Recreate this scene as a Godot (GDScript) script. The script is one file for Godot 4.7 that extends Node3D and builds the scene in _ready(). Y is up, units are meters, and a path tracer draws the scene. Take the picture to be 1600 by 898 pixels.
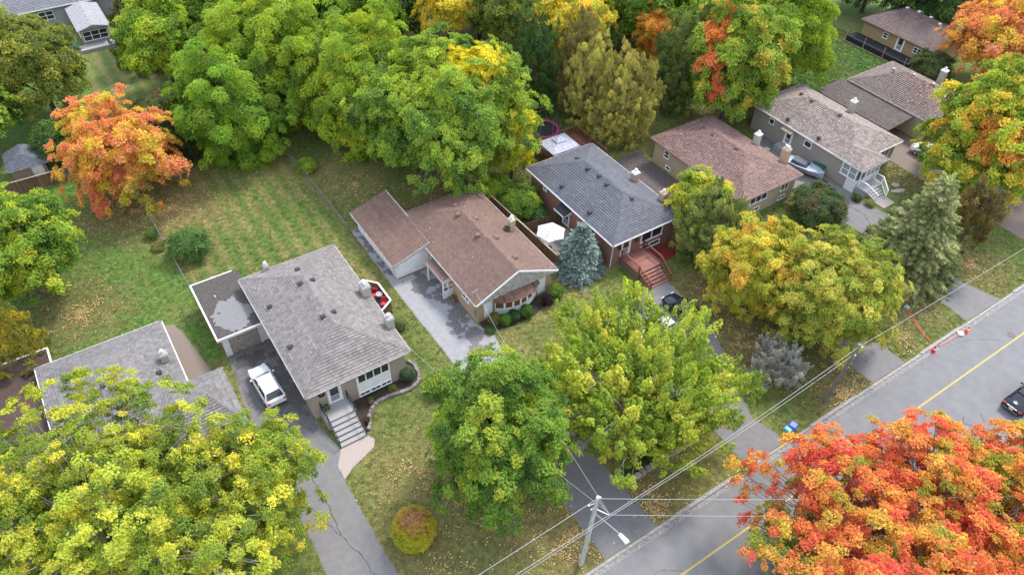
extends Node3D
# Suburban street from the air on an overcast autumn day. Metres, y up; x runs along the street, -z towards the back gardens.

var rng := RandomNumberGenerator.new()
var M := {}
var names := {}
var noise := FastNoiseLite.new()
var noise_fine := FastNoiseLite.new()
var clumps := {}
var tex_grain: NoiseTexture2D
var tex_blotch: NoiseTexture2D
var tex_streak: NoiseTexture2D
var tex_soft: NoiseTexture2D
var tex_bump: NoiseTexture2D
var litter_spots := []
var keep_poly := []
var keep_out := []      # rectangles (x0, z0, x1, z1) without grass

# ---------------------------------------------------------------- small helpers

func lin(r: float, g: float, b: float) -> Color:
	return Color(r, g, b)

func mk(c: Color, rough := 0.8, tex: Texture2D = null, scale := 0.5, metal := 0.0, bump := 0.0) -> StandardMaterial3D:
	var m := StandardMaterial3D.new()
	m.albedo_color = c.linear_to_srgb()
	m.roughness = rough
	m.metallic = metal
	if tex:
		m.albedo_texture = tex
		m.uv1_triplanar = true
		m.uv1_world_triplanar = true
		m.uv1_scale = Vector3.ONE * scale
	if bump > 0.0:
		m.uv1_triplanar = true
		m.uv1_world_triplanar = true
		m.uv1_scale = Vector3.ONE * scale
		m.heightmap_enabled = true
		m.heightmap_texture = tex_bump
		m.heightmap_scale = bump
	return m

func grain(m: StandardMaterial3D) -> void:
	m.uv2_triplanar = true
	m.uv2_world_triplanar = true
	m.uv2_scale = Vector3.ONE * 0.5
	m.detail_enabled = true
	m.detail_uv_layer = BaseMaterial3D.DETAIL_UV_2
	m.detail_blend_mode = BaseMaterial3D.BLEND_MODE_MUL
	m.detail_albedo = tex_grain

func vcol(rough := 0.8, tex: Texture2D = null, scale := 0.5) -> StandardMaterial3D:
	var m := mk(Color(1, 1, 1), rough, tex, scale)
	m.vertex_color_use_as_albedo = true
	return m

func noise_tex(freq: float, lo: float, hi: float, octaves: int, sx: int, stretch := false, normal := false) -> NoiseTexture2D:
	var n := FastNoiseLite.new()
	n.noise_type = FastNoiseLite.TYPE_SIMPLEX_SMOOTH
	n.frequency = freq
	n.fractal_octaves = octaves
	n.seed = sx
	var t := NoiseTexture2D.new()
	t.width = 512
	t.height = 64 if stretch else 512
	t.seamless = true
	t.noise = n
	var g := Gradient.new()
	g.set_color(0, Color(lo, lo, lo))
	g.set_color(1, Color(hi, hi, hi))
	t.color_ramp = g
	return t

func numbered(called: String) -> String:
	if not names.has(called):
		names[called] = 0
		return called
	names[called] += 1
	return "%s_%03d" % [called, names[called]]

func tag(o: Node3D, label: String, category: String, group := "", kind := "") -> Node3D:
	o.set_meta("label", label)
	o.set_meta("category", category)
	if group != "":
		o.set_meta("group", group)
	if kind != "":
		o.set_meta("kind", kind)
	return o

func thing(called: String, label: String, category: String, at := Vector3.ZERO, turn := 0.0, group := "") -> Node3D:
	var o := Node3D.new()
	o.name = numbered(called)
	add_child(o)
	o.position = at
	o.rotation.y = turn
	tag(o, label, category, group)
	return o

func new_st() -> SurfaceTool:
	var s := SurfaceTool.new()
	s.begin(Mesh.PRIMITIVE_TRIANGLES)
	s.set_smooth_group(-1)
	return s

func obj(called: String, s: SurfaceTool, m: Material, parent: Node = null) -> MeshInstance3D:
	s.generate_normals()
	var o := MeshInstance3D.new()
	o.mesh = s.commit()
	o.material_override = m
	if parent:
		o.name = called
		parent.add_child(o, true)
	else:
		o.name = numbered(called)
		add_child(o)
	return o

func inst(called: String, mesh: Mesh, m: Material, xf: Transform3D, parent: Node = null) -> MeshInstance3D:
	var o := MeshInstance3D.new()
	o.mesh = mesh
	o.material_override = m
	o.transform = xf
	if parent:
		o.name = called
		parent.add_child(o, true)
	else:
		o.name = numbered(called)
		add_child(o)
	return o

# clockwise seen from outside
func quad(s: SurfaceTool, a: Vector3, b: Vector3, c: Vector3, d: Vector3) -> void:
	s.add_vertex(a); s.add_vertex(b); s.add_vertex(c)
	s.add_vertex(a); s.add_vertex(c); s.add_vertex(d)

func tri(s: SurfaceTool, a: Vector3, b: Vector3, c: Vector3) -> void:
	s.add_vertex(a); s.add_vertex(b); s.add_vertex(c)

func hexa(s: SurfaceTool, p: Array) -> void:
	# p: 0..3 bottom ring, 4..7 top ring, order (x0z0, x1z0, x1z1, x0z1)
	quad(s, p[4], p[5], p[6], p[7])
	quad(s, p[3], p[2], p[1], p[0])
	quad(s, p[7], p[6], p[2], p[3])
	quad(s, p[5], p[4], p[0], p[1])
	quad(s, p[4], p[7], p[3], p[0])
	quad(s, p[6], p[5], p[1], p[2])

func bx(s: SurfaceTool, x0: float, y0: float, z0: float, x1: float, y1: float, z1: float) -> void:
	hexa(s, [Vector3(x0, y0, z0), Vector3(x1, y0, z0), Vector3(x1, y0, z1), Vector3(x0, y0, z1),
		Vector3(x0, y1, z0), Vector3(x1, y1, z0), Vector3(x1, y1, z1), Vector3(x0, y1, z1)])

func obx(s: SurfaceTool, xf: Transform3D, size: Vector3) -> void:
	var h := size * 0.5
	var p := []
	for y in [-h.y, h.y]:
		for q in [[-1, -1], [1, -1], [1, 1], [-1, 1]]:
			p.append(xf * Vector3(q[0] * h.x, y, q[1] * h.z))
	hexa(s, p)

# a bar of section w x h from a to b
func bar(s: SurfaceTool, a: Vector3, b: Vector3, w: float, h: float) -> void:
	var z := (b - a).normalized()
	var up := Vector3.UP if absf(z.y) < 0.95 else Vector3.RIGHT
	var x := up.cross(z).normalized()
	var y := z.cross(x)
	obx(s, Transform3D(Basis(x, y, z), (a + b) * 0.5), Vector3(w, h, a.distance_to(b)))

func tube(s: SurfaceTool, pts: Array, radii: Array, sides := 6) -> void:
	var n := pts.size()
	var rings := []
	for i in n:
		var d: Vector3 = (pts[mini(i + 1, n - 1)] - pts[maxi(i - 1, 0)]).normalized()
		var up := Vector3.UP if absf(d.y) < 0.9 else Vector3.RIGHT
		var x := up.cross(d).normalized()
		var y := d.cross(x)
		var ring := []
		for k in sides:
			var a := TAU * k / sides
			ring.append(pts[i] + (x * cos(a) + y * sin(a)) * radii[i])
		rings.append(ring)
	for i in n - 1:
		for k in sides:
			var k2 := (k + 1) % sides
			quad(s, rings[i][k], rings[i + 1][k], rings[i + 1][k2], rings[i][k2])
	for k in range(1, sides - 1):
		tri(s, rings[n - 1][0], rings[n - 1][k + 1], rings[n - 1][k])
		tri(s, rings[0][0], rings[0][k], rings[0][k + 1])

func lathe(s: SurfaceTool, at: Vector3, prof: Array, sides := 12) -> void:
	for i in prof.size() - 1:
		for k in sides:
			var a := TAU * k / sides
			var b := TAU * (k + 1) / sides
			var p: Vector2 = prof[i]
			var q: Vector2 = prof[i + 1]
			quad(s, at + Vector3(cos(a) * p.x, p.y, sin(a) * p.x), at + Vector3(cos(a) * q.x, q.y, sin(a) * q.x),
				at + Vector3(cos(b) * q.x, q.y, sin(b) * q.x), at + Vector3(cos(b) * p.x, p.y, sin(b) * p.x))

# flat sheet from a polygon of (x, z) points with a rim going down
func sheet(s: SurfaceTool, poly: PackedVector2Array, y: float, rim := 0.0) -> void:
	if not Geometry2D.is_polygon_clockwise(poly):
		poly.reverse()
	var idx := Geometry2D.triangulate_polygon(poly)
	for i in range(0, idx.size(), 3):
		var a := poly[idx[i]]
		var b := poly[idx[i + 1]]
		var c := poly[idx[i + 2]]
		if (b - a).cross(c - a) < 0:
			var t := b
			b = c
			c = t
		tri(s, Vector3(a.x, y, a.y), Vector3(b.x, y, b.y), Vector3(c.x, y, c.y))
	if rim > 0.0:
		for i in poly.size():
			var a := poly[i]
			var b := poly[(i + 1) % poly.size()]
			quad(s, Vector3(a.x, y, a.y), Vector3(b.x, y, b.y), Vector3(b.x, y - rim, b.y), Vector3(a.x, y - rim, a.y))

func wobbly(poly: PackedVector2Array, step := 0.6, amp := 0.05) -> PackedVector2Array:
	var out := PackedVector2Array()
	for i in poly.size():
		var a := poly[i]
		var b := poly[(i + 1) % poly.size()]
		var n := maxi(1, int(a.distance_to(b) / step))
		var side := (b - a).normalized().orthogonal()
		for k in n:
			var p := a.lerp(b, float(k) / n)
			if k > 0:
				p += side * noise_fine.get_noise_2d(p.x * 2.0, p.y * 2.0) * amp * 2.0
			out.append(p)
	return out

func blob(cx: float, cz: float, rx: float, rz: float, turn := 0.0, rough := 0.35, n := 28) -> PackedVector2Array:
	var out := PackedVector2Array()
	for k in n:
		var a := TAU * k / n
		var r := 1.0 + noise.get_noise_2d(cx * 9.0 + cos(a) * 26.0, cz * 9.0 + sin(a) * 26.0) * rough * 2.0 + noise.get_noise_2d(cx * 5.0 - cos(a) * 62.0, cz * 5.0 + sin(a) * 62.0) * rough * 0.7
		var p := Vector2(cos(a) * rx * r, sin(a) * rz * r).rotated(turn)
		out.append(Vector2(cx, cz) + p)
	return out

func rect(x0: float, z0: float, x1: float, z1: float) -> PackedVector2Array:
	return PackedVector2Array([Vector2(x0, z0), Vector2(x1, z0), Vector2(x1, z1), Vector2(x0, z1)])

# ---------------------------------------------------------------- materials

func make_materials() -> void:
	tex_grain = noise_tex(0.09, 0.74, 1.0, 3, 3)
	tex_blotch = noise_tex(0.012, 0.72, 1.0, 5, 7)
	tex_soft = noise_tex(0.01, 0.91, 1.0, 5, 8)
	tex_streak = noise_tex(0.03, 0.66, 1.0, 4, 11, true)
	tex_bump = noise_tex(0.08, 0.0, 1.0, 4, 19)
	M.road = mk(lin(0.252, 0.251, 0.259), 0.9, tex_soft, 0.13)
	grain(M.road)
	M.drive = mk(lin(0.38, 0.375, 0.388), 0.9, tex_soft, 0.3)
	M.drive_old = mk(lin(0.245, 0.235, 0.233), 0.92, tex_soft, 0.22)
	M.drive_dark = mk(lin(0.24, 0.23, 0.234), 0.88, tex_soft, 0.4)
	grain(M.drive)
	grain(M.drive_old)
	grain(M.drive_dark)
	M.wet = mk(lin(0.155, 0.147, 0.143), 0.6, tex_blotch, 0.6)
	M.damp = mk(lin(0.21, 0.2, 0.2), 0.75, tex_blotch, 0.4)
	grain(M.damp)
	M.wet_dark = mk(lin(0.085, 0.08, 0.078), 0.5, tex_blotch, 0.6)
	M.crack = mk(lin(0.05, 0.048, 0.05), 0.9)
	M.kerb = mk(lin(0.38, 0.36, 0.34), 0.9, tex_blotch, 0.5)
	M.gutter_pan = mk(lin(0.3, 0.29, 0.285), 0.9, tex_blotch, 0.5)
	M.walk = mk(lin(0.46, 0.38, 0.34), 0.9, tex_grain, 0.7)
	M.concrete = mk(lin(0.42, 0.41, 0.4), 0.9, tex_blotch, 0.7)
	M.slab = mk(lin(0.4, 0.385, 0.385), 0.85, tex_grain, 0.6)
	M.gravel = mk(lin(0.26, 0.205, 0.17), 0.95, tex_grain, 0.9)
	M.yellow = mk(lin(0.56, 0.45, 0.12), 0.8, tex_blotch, 1.1)
	M.soil = mk(lin(0.07, 0.047, 0.035), 0.95, tex_grain, 0.8, 0.0, 2.0)
	M.white = mk(lin(0.84, 0.84, 0.84), 0.6, tex_soft, 0.25)
	M.trim = mk(lin(0.74, 0.73, 0.72), 0.6, tex_soft, 0.3)
	M.trim_grey = mk(lin(0.5, 0.48, 0.46), 0.6, tex_blotch, 0.3)
	M.trim_brown = mk(lin(0.16, 0.1, 0.08), 0.7)
	M.beige = mk(lin(0.46, 0.39, 0.32), 0.9, tex_grain, 0.7)
	M.tan_brick = mk(lin(0.52, 0.37, 0.24), 0.9, tex_grain, 0.9)
	M.red_brick = mk(lin(0.33, 0.17, 0.125), 0.9, tex_grain, 0.9)
	M.cream = mk(lin(0.5, 0.42, 0.27), 0.9, tex_grain, 0.7)
	M.stucco = mk(lin(0.4, 0.36, 0.31), 0.92, tex_grain, 0.7)
	M.ochre = mk(lin(0.44, 0.31, 0.17), 0.92, tex_grain, 0.7)
	M.grey_wall = mk(lin(0.36, 0.37, 0.4), 0.9, tex_grain, 0.7)
	M.deck_under = mk(lin(0.08, 0.07, 0.065), 0.9)
	M.glass = mk(lin(0.025, 0.028, 0.032), 0.06)
	M.glass_warm = mk(lin(0.16, 0.085, 0.035), 0.08)
	M.glass_pale = mk(lin(0.24, 0.26, 0.28), 0.08)
	M.black = mk(lin(0.02, 0.02, 0.022), 0.6)
	M.iron = mk(lin(0.018, 0.018, 0.02), 0.5, null, 1.0, 0.3)
	M.galv = mk(lin(0.5, 0.52, 0.53), 0.45, tex_grain, 0.6, 0.7)
	M.fence_wire = mk(lin(0.16, 0.155, 0.15), 0.7)
	M.wire = mk(lin(0.4, 0.4, 0.41), 0.6)
	M.pole_wood = mk(lin(0.5, 0.52, 0.49), 0.9, tex_streak, 0.4)
	M.pole_dark = mk(lin(0.25, 0.245, 0.22), 0.9, tex_streak, 0.4)
	M.fence_wood = mk(lin(0.2, 0.105, 0.06), 0.9, tex_streak, 0.4)
	M.fence_wood_b = mk(lin(0.15, 0.08, 0.048), 0.9, tex_streak, 0.4)
	M.fence_wood_c = mk(lin(0.25, 0.14, 0.085), 0.9, tex_streak, 0.4)
	M.deck_red = mk(lin(0.3, 0.1, 0.062), 0.8, tex_streak, 0.4)
	M.deck_pink = mk(lin(0.38, 0.16, 0.13), 0.8, tex_streak, 0.4)
	M.lumber = mk(lin(0.5, 0.4, 0.28), 0.9, tex_streak, 0.4)
	M.cloth = mk(lin(0.62, 0.61, 0.7), 0.9, tex_blotch, 0.4)
	M.red_plastic = mk(lin(0.55, 0.03, 0.04), 0.5)
	M.pink_pad = mk(lin(0.36, 0.05, 0.15), 0.6)
	M.orange_plastic = mk(lin(0.75, 0.11, 0.03), 0.6)
	M.hose = mk(lin(0.5, 0.13, 0.05), 0.6)
	M.blue_plastic = mk(lin(0.015, 0.07, 0.55), 0.45)
	M.teal_plastic = mk(lin(0.06, 0.32, 0.3), 0.5)
	M.green_lid = mk(lin(0.015, 0.09, 0.06), 0.5)
	M.cyan_tarp = mk(lin(0.02, 0.35, 0.6), 0.6)
	M.stone = mk(lin(0.24, 0.21, 0.19), 0.92, tex_grain, 0.8)
	M.stone_b = mk(lin(0.3, 0.27, 0.24), 0.92, tex_grain, 0.8)
	M.stone_c = mk(lin(0.19, 0.165, 0.15), 0.92, tex_grain, 0.8)
	M.chim_beige = mk(lin(0.55, 0.5, 0.42), 0.92, tex_grain, 0.9)
	M.chim_pink = mk(lin(0.55, 0.37, 0.28), 0.92, tex_grain, 0.9)
	M.chim_tan = mk(lin(0.58, 0.42, 0.27), 0.92, tex_grain, 0.9)
	M.shingle = vcol(0.72, tex_grain, 0.9)
	M.bark = mk(lin(0.15, 0.125, 0.1), 0.95, tex_streak, 0.6)
	M.bark_grey = mk(lin(0.34, 0.32, 0.29), 0.95, tex_streak, 0.6)
	M.tyre = mk(lin(0.02, 0.02, 0.02), 0.9)
	M.rim = mk(lin(0.5, 0.5, 0.52), 0.35, null, 1.0, 0.8)
	M.lamp_red = mk(lin(0.45, 0.02, 0.02), 0.2)
	M.lamp_clear = mk(lin(0.6, 0.6, 0.62), 0.15)
	M.flower = mk(lin(0.55, 0.02, 0.03), 0.8)
	M.leaf = vcol(0.65)
	M.leaf.backlight_enabled = true
	M.leaf.backlight = Color(1.0, 1.0, 0.75)
	M.leaf.cull_mode = BaseMaterial3D.CULL_DISABLED
	M.needle = vcol(0.8)
	M.needle.cull_mode = BaseMaterial3D.CULL_DISABLED
	M.dead_leaf = vcol(0.9)
	M.dead_leaf.cull_mode = BaseMaterial3D.CULL_DISABLED

# ---------------------------------------------------------------- the ground

const GX0 := -45.0
const GZ0 := -150.0
const GW := 190.0
const GD := 160.0

func lawn(x: float, z: float) -> Color:
	var n1 := noise.get_noise_2d(x * 1.6, z * 1.6)
	var n2 := noise_fine.get_noise_2d(x * 1.1, z * 1.1)
	var n3 := noise_fine.get_noise_2d(x * 6.0 + 300.0, z * 6.0)
	var dry := 0.34 + n1 * 0.75 + n2 * 0.4
	var lush := lin(0.095, 0.15, 0.022)
	var pale := lin(0.215, 0.2, 0.06)
	if x < 3.0 and z < -50.0:
		dry -= 0.3
		lush = lin(0.085, 0.19, 0.022)
	elif x < 19.7 and z < -54.0:
		dry += 0.2
		var st := sin(x * TAU / 1.75 + n1 * 0.6)
		dry += 0.34 * clampf(st * 1.4, -1.0, 1.0)
	elif x < 35.0 and z < -56.0:
		dry += 0.02
		pale = lin(0.2, 0.175, 0.055)
	elif x > 39.0 and z < -16.0 and z > -40.0:
		dry -= 0.18
		pale = lin(0.19, 0.17, 0.05)
	elif x > 84.0:
		dry -= 0.2
		lush = lin(0.11, 0.19, 0.035)
	else:
		dry += 0.26
	var c := lush.lerp(pale, clampf(dry, 0.0, 1.0))
	var brown := 0.0
	for l in litter_spots:
		var d: float = Vector2(x - l.x, z - l.y).length() / l.z
		if d < 1.25:
			brown = maxf(brown, smoothstep(1.25, 0.35, d + n2 * 0.5 + n3 * 0.35) * l.w)
	c = c.lerp(lin(0.22, 0.155, 0.065), clampf(brown * 0.8, 0.0, 0.75))
	return c * (1.0 + n3 * 0.55)

func build_ground() -> void:
	var w := 950
	var h := 800
	var data := PackedByteArray()
	data.resize(w * h * 3)
	var at := 0
	for j in h:
		var z := GZ0 + (j + 0.5) * GD / h
		for i in w:
			var c := lawn(GX0 + (i + 0.5) * GW / w, z).linear_to_srgb()
			data[at] = clampi(int(c.r * 255.0), 0, 255)
			data[at + 1] = clampi(int(c.g * 255.0), 0, 255)
			data[at + 2] = clampi(int(c.b * 255.0), 0, 255)
			at += 3
	var im := Image.create_from_data(w, h, false, Image.FORMAT_RGB8, data)
	var m := StandardMaterial3D.new()
	m.albedo_texture = ImageTexture.create_from_image(im)
	m.texture_repeat = false
	m.roughness = 0.95
	m.uv2_triplanar = true
	m.uv2_world_triplanar = true
	m.uv2_scale = Vector3.ONE * 0.55
	m.detail_enabled = true
	m.detail_uv_layer = BaseMaterial3D.DETAIL_UV_2
	m.detail_blend_mode = BaseMaterial3D.BLEND_MODE_MUL
	m.detail_albedo = tex_grain
	var s := new_st()
	var xs := [-400.0, -45.0, 0.0, 50.0, 100.0, 145.0, 500.0]
	var zs := [-600.0, -150.0, -100.0, -60.0, -16.45, -16.449, -6.4, -6.399, 60.0, 300.0]
	for i in xs.size() - 1:
		for j in zs.size() - 1:
			var y0 := -0.14 if zs[j] > -16.4495 and zs[j] < -6.3995 else 0.0
			var y1 := -0.14 if zs[j + 1] > -16.4495 and zs[j + 1] < -6.3995 else 0.0
			var p := [Vector3(xs[i], y0, zs[j]), Vector3(xs[i + 1], y0, zs[j]), Vector3(xs[i + 1], y1, zs[j + 1]), Vector3(xs[i], y1, zs[j + 1])]
			for k in [0, 1, 2, 0, 2, 3]:
				s.set_uv(Vector2((p[k].x - GX0) / GW, (p[k].z - GZ0) / GD))
				s.add_vertex(p[k])
	var o := obj("ground", s, m)
	tag(o, "autumn lawns and back gardens around the bungalows", "ground", "", "structure")

func flat(called: String, poly: PackedVector2Array, y: float, m: Material, label: String, cat: String, rim := 0.0) -> MeshInstance3D:
	var box := Rect2(poly[0], Vector2.ZERO)
	for q in poly:
		box = box.expand(q)
	keep_poly.append([box, poly])
	var s := new_st()
	sheet(s, poly, y, rim)
	var o := obj(called, s, m)
	tag(o, label, cat, "", "structure")
	return o

func wet_cluster(parent: Node, spots: Array, y: float, m: Material) -> void:
	# spots: x, z, rx, rz, turn; each filled with overlapping small pools
	for p in spots:
		var s := new_st()
		var n := int(14 + p[2] * p[3] * 26)
		var lift := y
		for i in n:
			var a := rng.randf() * TAU
			var r := sqrt(rng.randf())
			var o := Vector2(cos(a) * p[2] * r, sin(a) * p[3] * r).rotated(p[4])
			var q := Vector2(p[0], p[1]) + o
			if noise_fine.get_noise_2d(q.x * 1.5, q.y * 1.5) < -0.18:
				continue
			var k := rng.randf_range(0.12, 0.42) * minf(1.0, minf(p[2], p[3]) * 1.6)
			sheet(s, blob(q.x, q.y, k * rng.randf_range(0.8, 1.5), k, rng.randf() * 3.0, 0.3, 14), lift)
			lift += 0.00012
		obj("wet_patch", s, m, parent)

func crack(parent: Node, pts: Array, y: float, w := 0.035) -> void:
	var s := new_st()
	var fine := []
	for i in pts.size() - 1:
		var a: Vector2 = pts[i]
		var b: Vector2 = pts[i + 1]
		var n := maxi(2, int(a.distance_to(b) / 0.3))
		for k in n:
			fine.append(a.lerp(b, float(k) / n) + Vector2(rng.randf_range(-0.07, 0.07), rng.randf_range(-0.07, 0.07)))
	fine.append(pts[pts.size() - 1])
	for i in fine.size() - 1:
		var a: Vector2 = fine[i]
		var b: Vector2 = fine[i + 1]
		var side := (b - a).normalized().orthogonal() * w * rng.randf_range(0.5, 1.3) * 0.5
		quad(s, Vector3(a.x - side.x, y, a.y - side.y), Vector3(b.x - side.x, y, b.y - side.y), Vector3(b.x + side.x, y, b.y + side.y), Vector3(a.x + side.x, y, a.y + side.y))
	obj("crack", s, M.crack, parent)

func build_roads() -> void:
	var road := flat("road", rect(-300, -15.85, 400, -6.5), -0.132, M.road, "light grey asphalt street with a worn surface", "road")
	var s := new_st()
	sheet(s, wobbly(rect(-60, -12.78, 200, -12.64), 0.8, 0.006), -0.127)
	obj("centre_line", s, M.yellow, road)
	crack(road, [Vector2(21.8, -13.6), Vector2(22.9, -13.9), Vector2(23.7, -13.4), Vector2(24.4, -12.9)], -0.127)
	crack(road, [Vector2(52.2, -9.3), Vector2(53.4, -9.6), Vector2(54.1, -10.0)], -0.127, 0.05)
	crack(road, [Vector2(53.4, -9.6), Vector2(54.0, -8.9), Vector2(55.0, -8.7), Vector2(55.6, -9.4)], -0.127, 0.05)
	crack(road, [Vector2(52.2, -8.6), Vector2(53.0, -8.5), Vector2(53.8, -8.9)], -0.127, 0.04)
	crack(road, [Vector2(60.2, -15.6), Vector2(63.0, -14.8), Vector2(65.0, -13.4)], -0.127, 0.03)
	crack(road, [Vector2(30.0, -12.2), Vector2(33.0, -11.7), Vector2(35.0, -11.9)], -0.127, 0.03)
	for p in [[40.5, -15.3, 1.4, 0.12], [44.0, -15.55, 0.7, 0.1], [46.4, -15.35, 0.35, 0.22], [42.0, -15.2, 0.5, 0.1]]:
		var q := new_st()
		sheet(q, blob(p[0], p[1], p[2], p[3], 0.05), -0.1265)
		obj("damp_patch", q, M.wet, road)
	# manhole
	var mh := new_st()
	lathe(mh, Vector3(66.5, -0.132, -13.2), [Vector2(0.0, 0.012), Vector2(0.27, 0.012), Vector2(0.28, 0.006), Vector2(0.3, 0.006), Vector2(0.31, 0.014), Vector2(0.37, 0.014), Vector2(0.38, 0.0)], 20)
	tag(obj("manhole_cover", mh, mk(lin(0.14, 0.13, 0.125), 0.7, tex_grain, 2.0)), "round iron manhole cover beside the yellow line", "manhole")
	# kerb in sections with joints; lowered at the driveways
	var kerb := Node3D.new()
	kerb.name = numbered("kerb")
	add_child(kerb)
	tag(kerb, "pale concrete kerb and gutter along the lawns", "kerb", "", "structure")
	var cuts := [[2.6, 7.2], [20.2, 25.1], [34.7, 39.2], [50.3, 54.8], [64.3, 69.9]]
	var x := -60.0
	while x < 150.0:
		var x1 := x + 2.985
		var low := false
		for c in cuts:
			if x1 > c[0] and x < c[1]:
				low = true
		var k := new_st()
		var top := -0.06 if low else 0.03
		var dz := rng.randf_range(-0.003, 0.003)
		hexa(k, [Vector3(x, -0.2, -16.52 + dz), Vector3(x1, -0.2, -16.52 + dz), Vector3(x1, -0.2, -16.2 + dz), Vector3(x, -0.2, -16.2 + dz),
			Vector3(x, maxf(top, 0.0 if not low else -0.02), -16.52 + dz), Vector3(x1, maxf(top, 0.0 if not low else -0.02), -16.52 + dz), Vector3(x1, top - 0.01, -16.24 + dz), Vector3(x, top - 0.01, -16.24 + dz)])
		obj("kerb_section", k, M.kerb, kerb)
		var g := new_st()
		hexa(g, [Vector3(x, -0.25, -16.2 + dz), Vector3(x1, -0.25, -16.2 + dz), Vector3(x1, -0.25, -15.84), Vector3(x, -0.25, -15.84),
			Vector3(x, -0.126, -16.2 + dz), Vector3(x1, -0.126, -16.2 + dz), Vector3(x1, -0.118, -15.84), Vector3(x, -0.118, -15.84)])
		obj("gutter_section", g, M.gutter_pan, kerb)
		x += 3.0
	var far_kerb := new_st()
	bx(far_kerb, -60, -0.2, -6.55, 200, 0.02, -6.3)
	tag(obj("far_kerb", far_kerb, M.kerb), "concrete kerb on the maple side of the street", "kerb", "", "structure")

func build_driveways() -> void:
	var d := flat("driveway", wobbly(PackedVector2Array([Vector2(2.7, -16.5), Vector2(7.1, -16.5), Vector2(7.05, -33.4), Vector2(8.0, -35.2), Vector2(7.4, -38.5), Vector2(7.4, -49.6), Vector2(3.6, -49.6), Vector2(2.9, -44.0), Vector2(3.0, -36.0)]), 0.7, 0.06), 0.02, M.drive_old, "cracked grey driveway beside the grey-roofed bungalow", "driveway", 0.05)
	crack(d, [Vector2(5.0, -34.5), Vector2(5.1, -31.0), Vector2(4.9, -28.5), Vector2(5.6, -26.0), Vector2(5.7, -22.0), Vector2(5.3, -17.0)], 0.025, 0.06)
	crack(d, [Vector2(3.3, -33.0), Vector2(4.1, -31.2), Vector2(4.9, -28.5)], 0.025, 0.045)
	crack(d, [Vector2(4.4, -38.0), Vector2(5.1, -36.0), Vector2(5.0, -34.5)], 0.025, 0.04)
	var damp := new_st()
	sheet(damp, wobbly(PackedVector2Array([Vector2(3.35, -49.55), Vector2(7.38, -49.55), Vector2(7.38, -38.4), Vector2(6.6, -37.6), Vector2(6.0, -39.4), Vector2(4.6, -41.5), Vector2(3.2, -43.0)]), 0.25, 0.16), 0.0242)
	obj("damp_patch", damp, M.damp, d)
	for p in [[6.85, -44.0, 0.5, 4.6], [6.2, -47.6, 0.8, 1.3], [4.6, -48.2, 0.9, 0.7], [6.2, -45.4, 0.5, 0.8]]:
		wet_cluster(d, [[p[0], p[1], p[2], p[3], 0.0]], 0.0285 + rng.randf() * 0.002, M.wet_dark)
	var d2 := flat("driveway", wobbly(PackedVector2Array([Vector2(20.3, -28.0), Vector2(24.7, -28.2), Vector2(24.6, -30.0), Vector2(24.6, -37.4), Vector2(25.2, -39.6), Vector2(24.3, -40.9), Vector2(24.3, -50.3), Vector2(20.9, -50.4), Vector2(20.9, -59.6), Vector2(20.0, -59.6), Vector2(19.9, -50.0), Vector2(20.1, -37.0)]), 0.7, 0.05), 0.02, M.drive, "damp grey driveway leading to the white attached garage", "driveway", 0.05)
	for p in [[22.9, -48.6, 1.2, 1.6, 0.2], [23.2, -45.4, 1.0, 2.6, -0.1], [22.9, -42.2, 1.1, 1.5, 0.3], [23.4, -40.2, 0.7, 1.2, 0.1], [22.6, -38.7, 0.8, 0.35, 0.5], [23.2, -37.9, 0.55, 0.5, 0.0], [22.2, -37.6, 0.35, 0.2, 0.8], [21.4, -49.8, 0.5, 0.2, 0.3], [20.5, -55.0, 0.4, 4.4, 0.0], [22.3, -46.9, 0.5, 0.25, 0.4], [22.1, -40.6, 0.25, 0.18, 0.0], [23.0, -36.9, 0.4, 0.22, 0.3]]:
		wet_cluster(d2, [p], 0.0245 + rng.randf() * 0.004, M.wet)
	flat("driveway", wobbly(PackedVector2Array([Vector2(20.2, -16.5), Vector2(25.1, -16.5), Vector2(25.0, -24.0), Vector2(24.7, -28.16), Vector2(20.3, -27.96), Vector2(20.4, -24.0)]), 0.7, 0.05), 0.02, M.drive_dark, "dark asphalt driveway apron beside the lamp pole", "driveway", 0.05)
	var d3 := flat("driveway", wobbly(PackedVector2Array([Vector2(34.6, -16.5), Vector2(39.3, -16.5), Vector2(38.4, -19.6), Vector2(39.6, -22.4), Vector2(41.2, -25.4), Vector2(42.7, -28.4), Vector2(43.4, -32.0), Vector2(43.4, -36.0), Vector2(34.0, -36.0), Vector2(34.0, -26.0), Vector2(34.8, -21.0)]), 0.7, 0.05), 0.02, M.drive_old, "pale driveway before the charcoal-roofed brick bungalow", "driveway", 0.05)
	crack(d3, [Vector2(36.0, -30.0), Vector2(37.5, -26.5), Vector2(38.6, -23.5)], 0.025, 0.05)
	flat("driveway", wobbly(PackedVector2Array([Vector2(50.3, -16.5), Vector2(54.8, -16.5), Vector2(54.5, -26.0), Vector2(55.6, -38.0), Vector2(50.0, -38.0), Vector2(50.2, -22.0)]), 0.7, 0.05), 0.02, M.drive_dark, "dark grey driveway between charcoal-roofed and brown-roofed bungalows", "driveway", 0.05)
	flat("driveway", wobbly(PackedVector2Array([Vector2(50.0, -38.05), Vector2(55.6, -38.05), Vector2(55.7, -55.0), Vector2(52.0, -55.0), Vector2(51.4, -46.0)]), 0.7, 0.06), 0.02, mk(lin(0.12, 0.1, 0.095), 0.9, tex_blotch, 0.4), "dark brown paved side yard along the cream bungalow", "driveway", 0.05)
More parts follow.
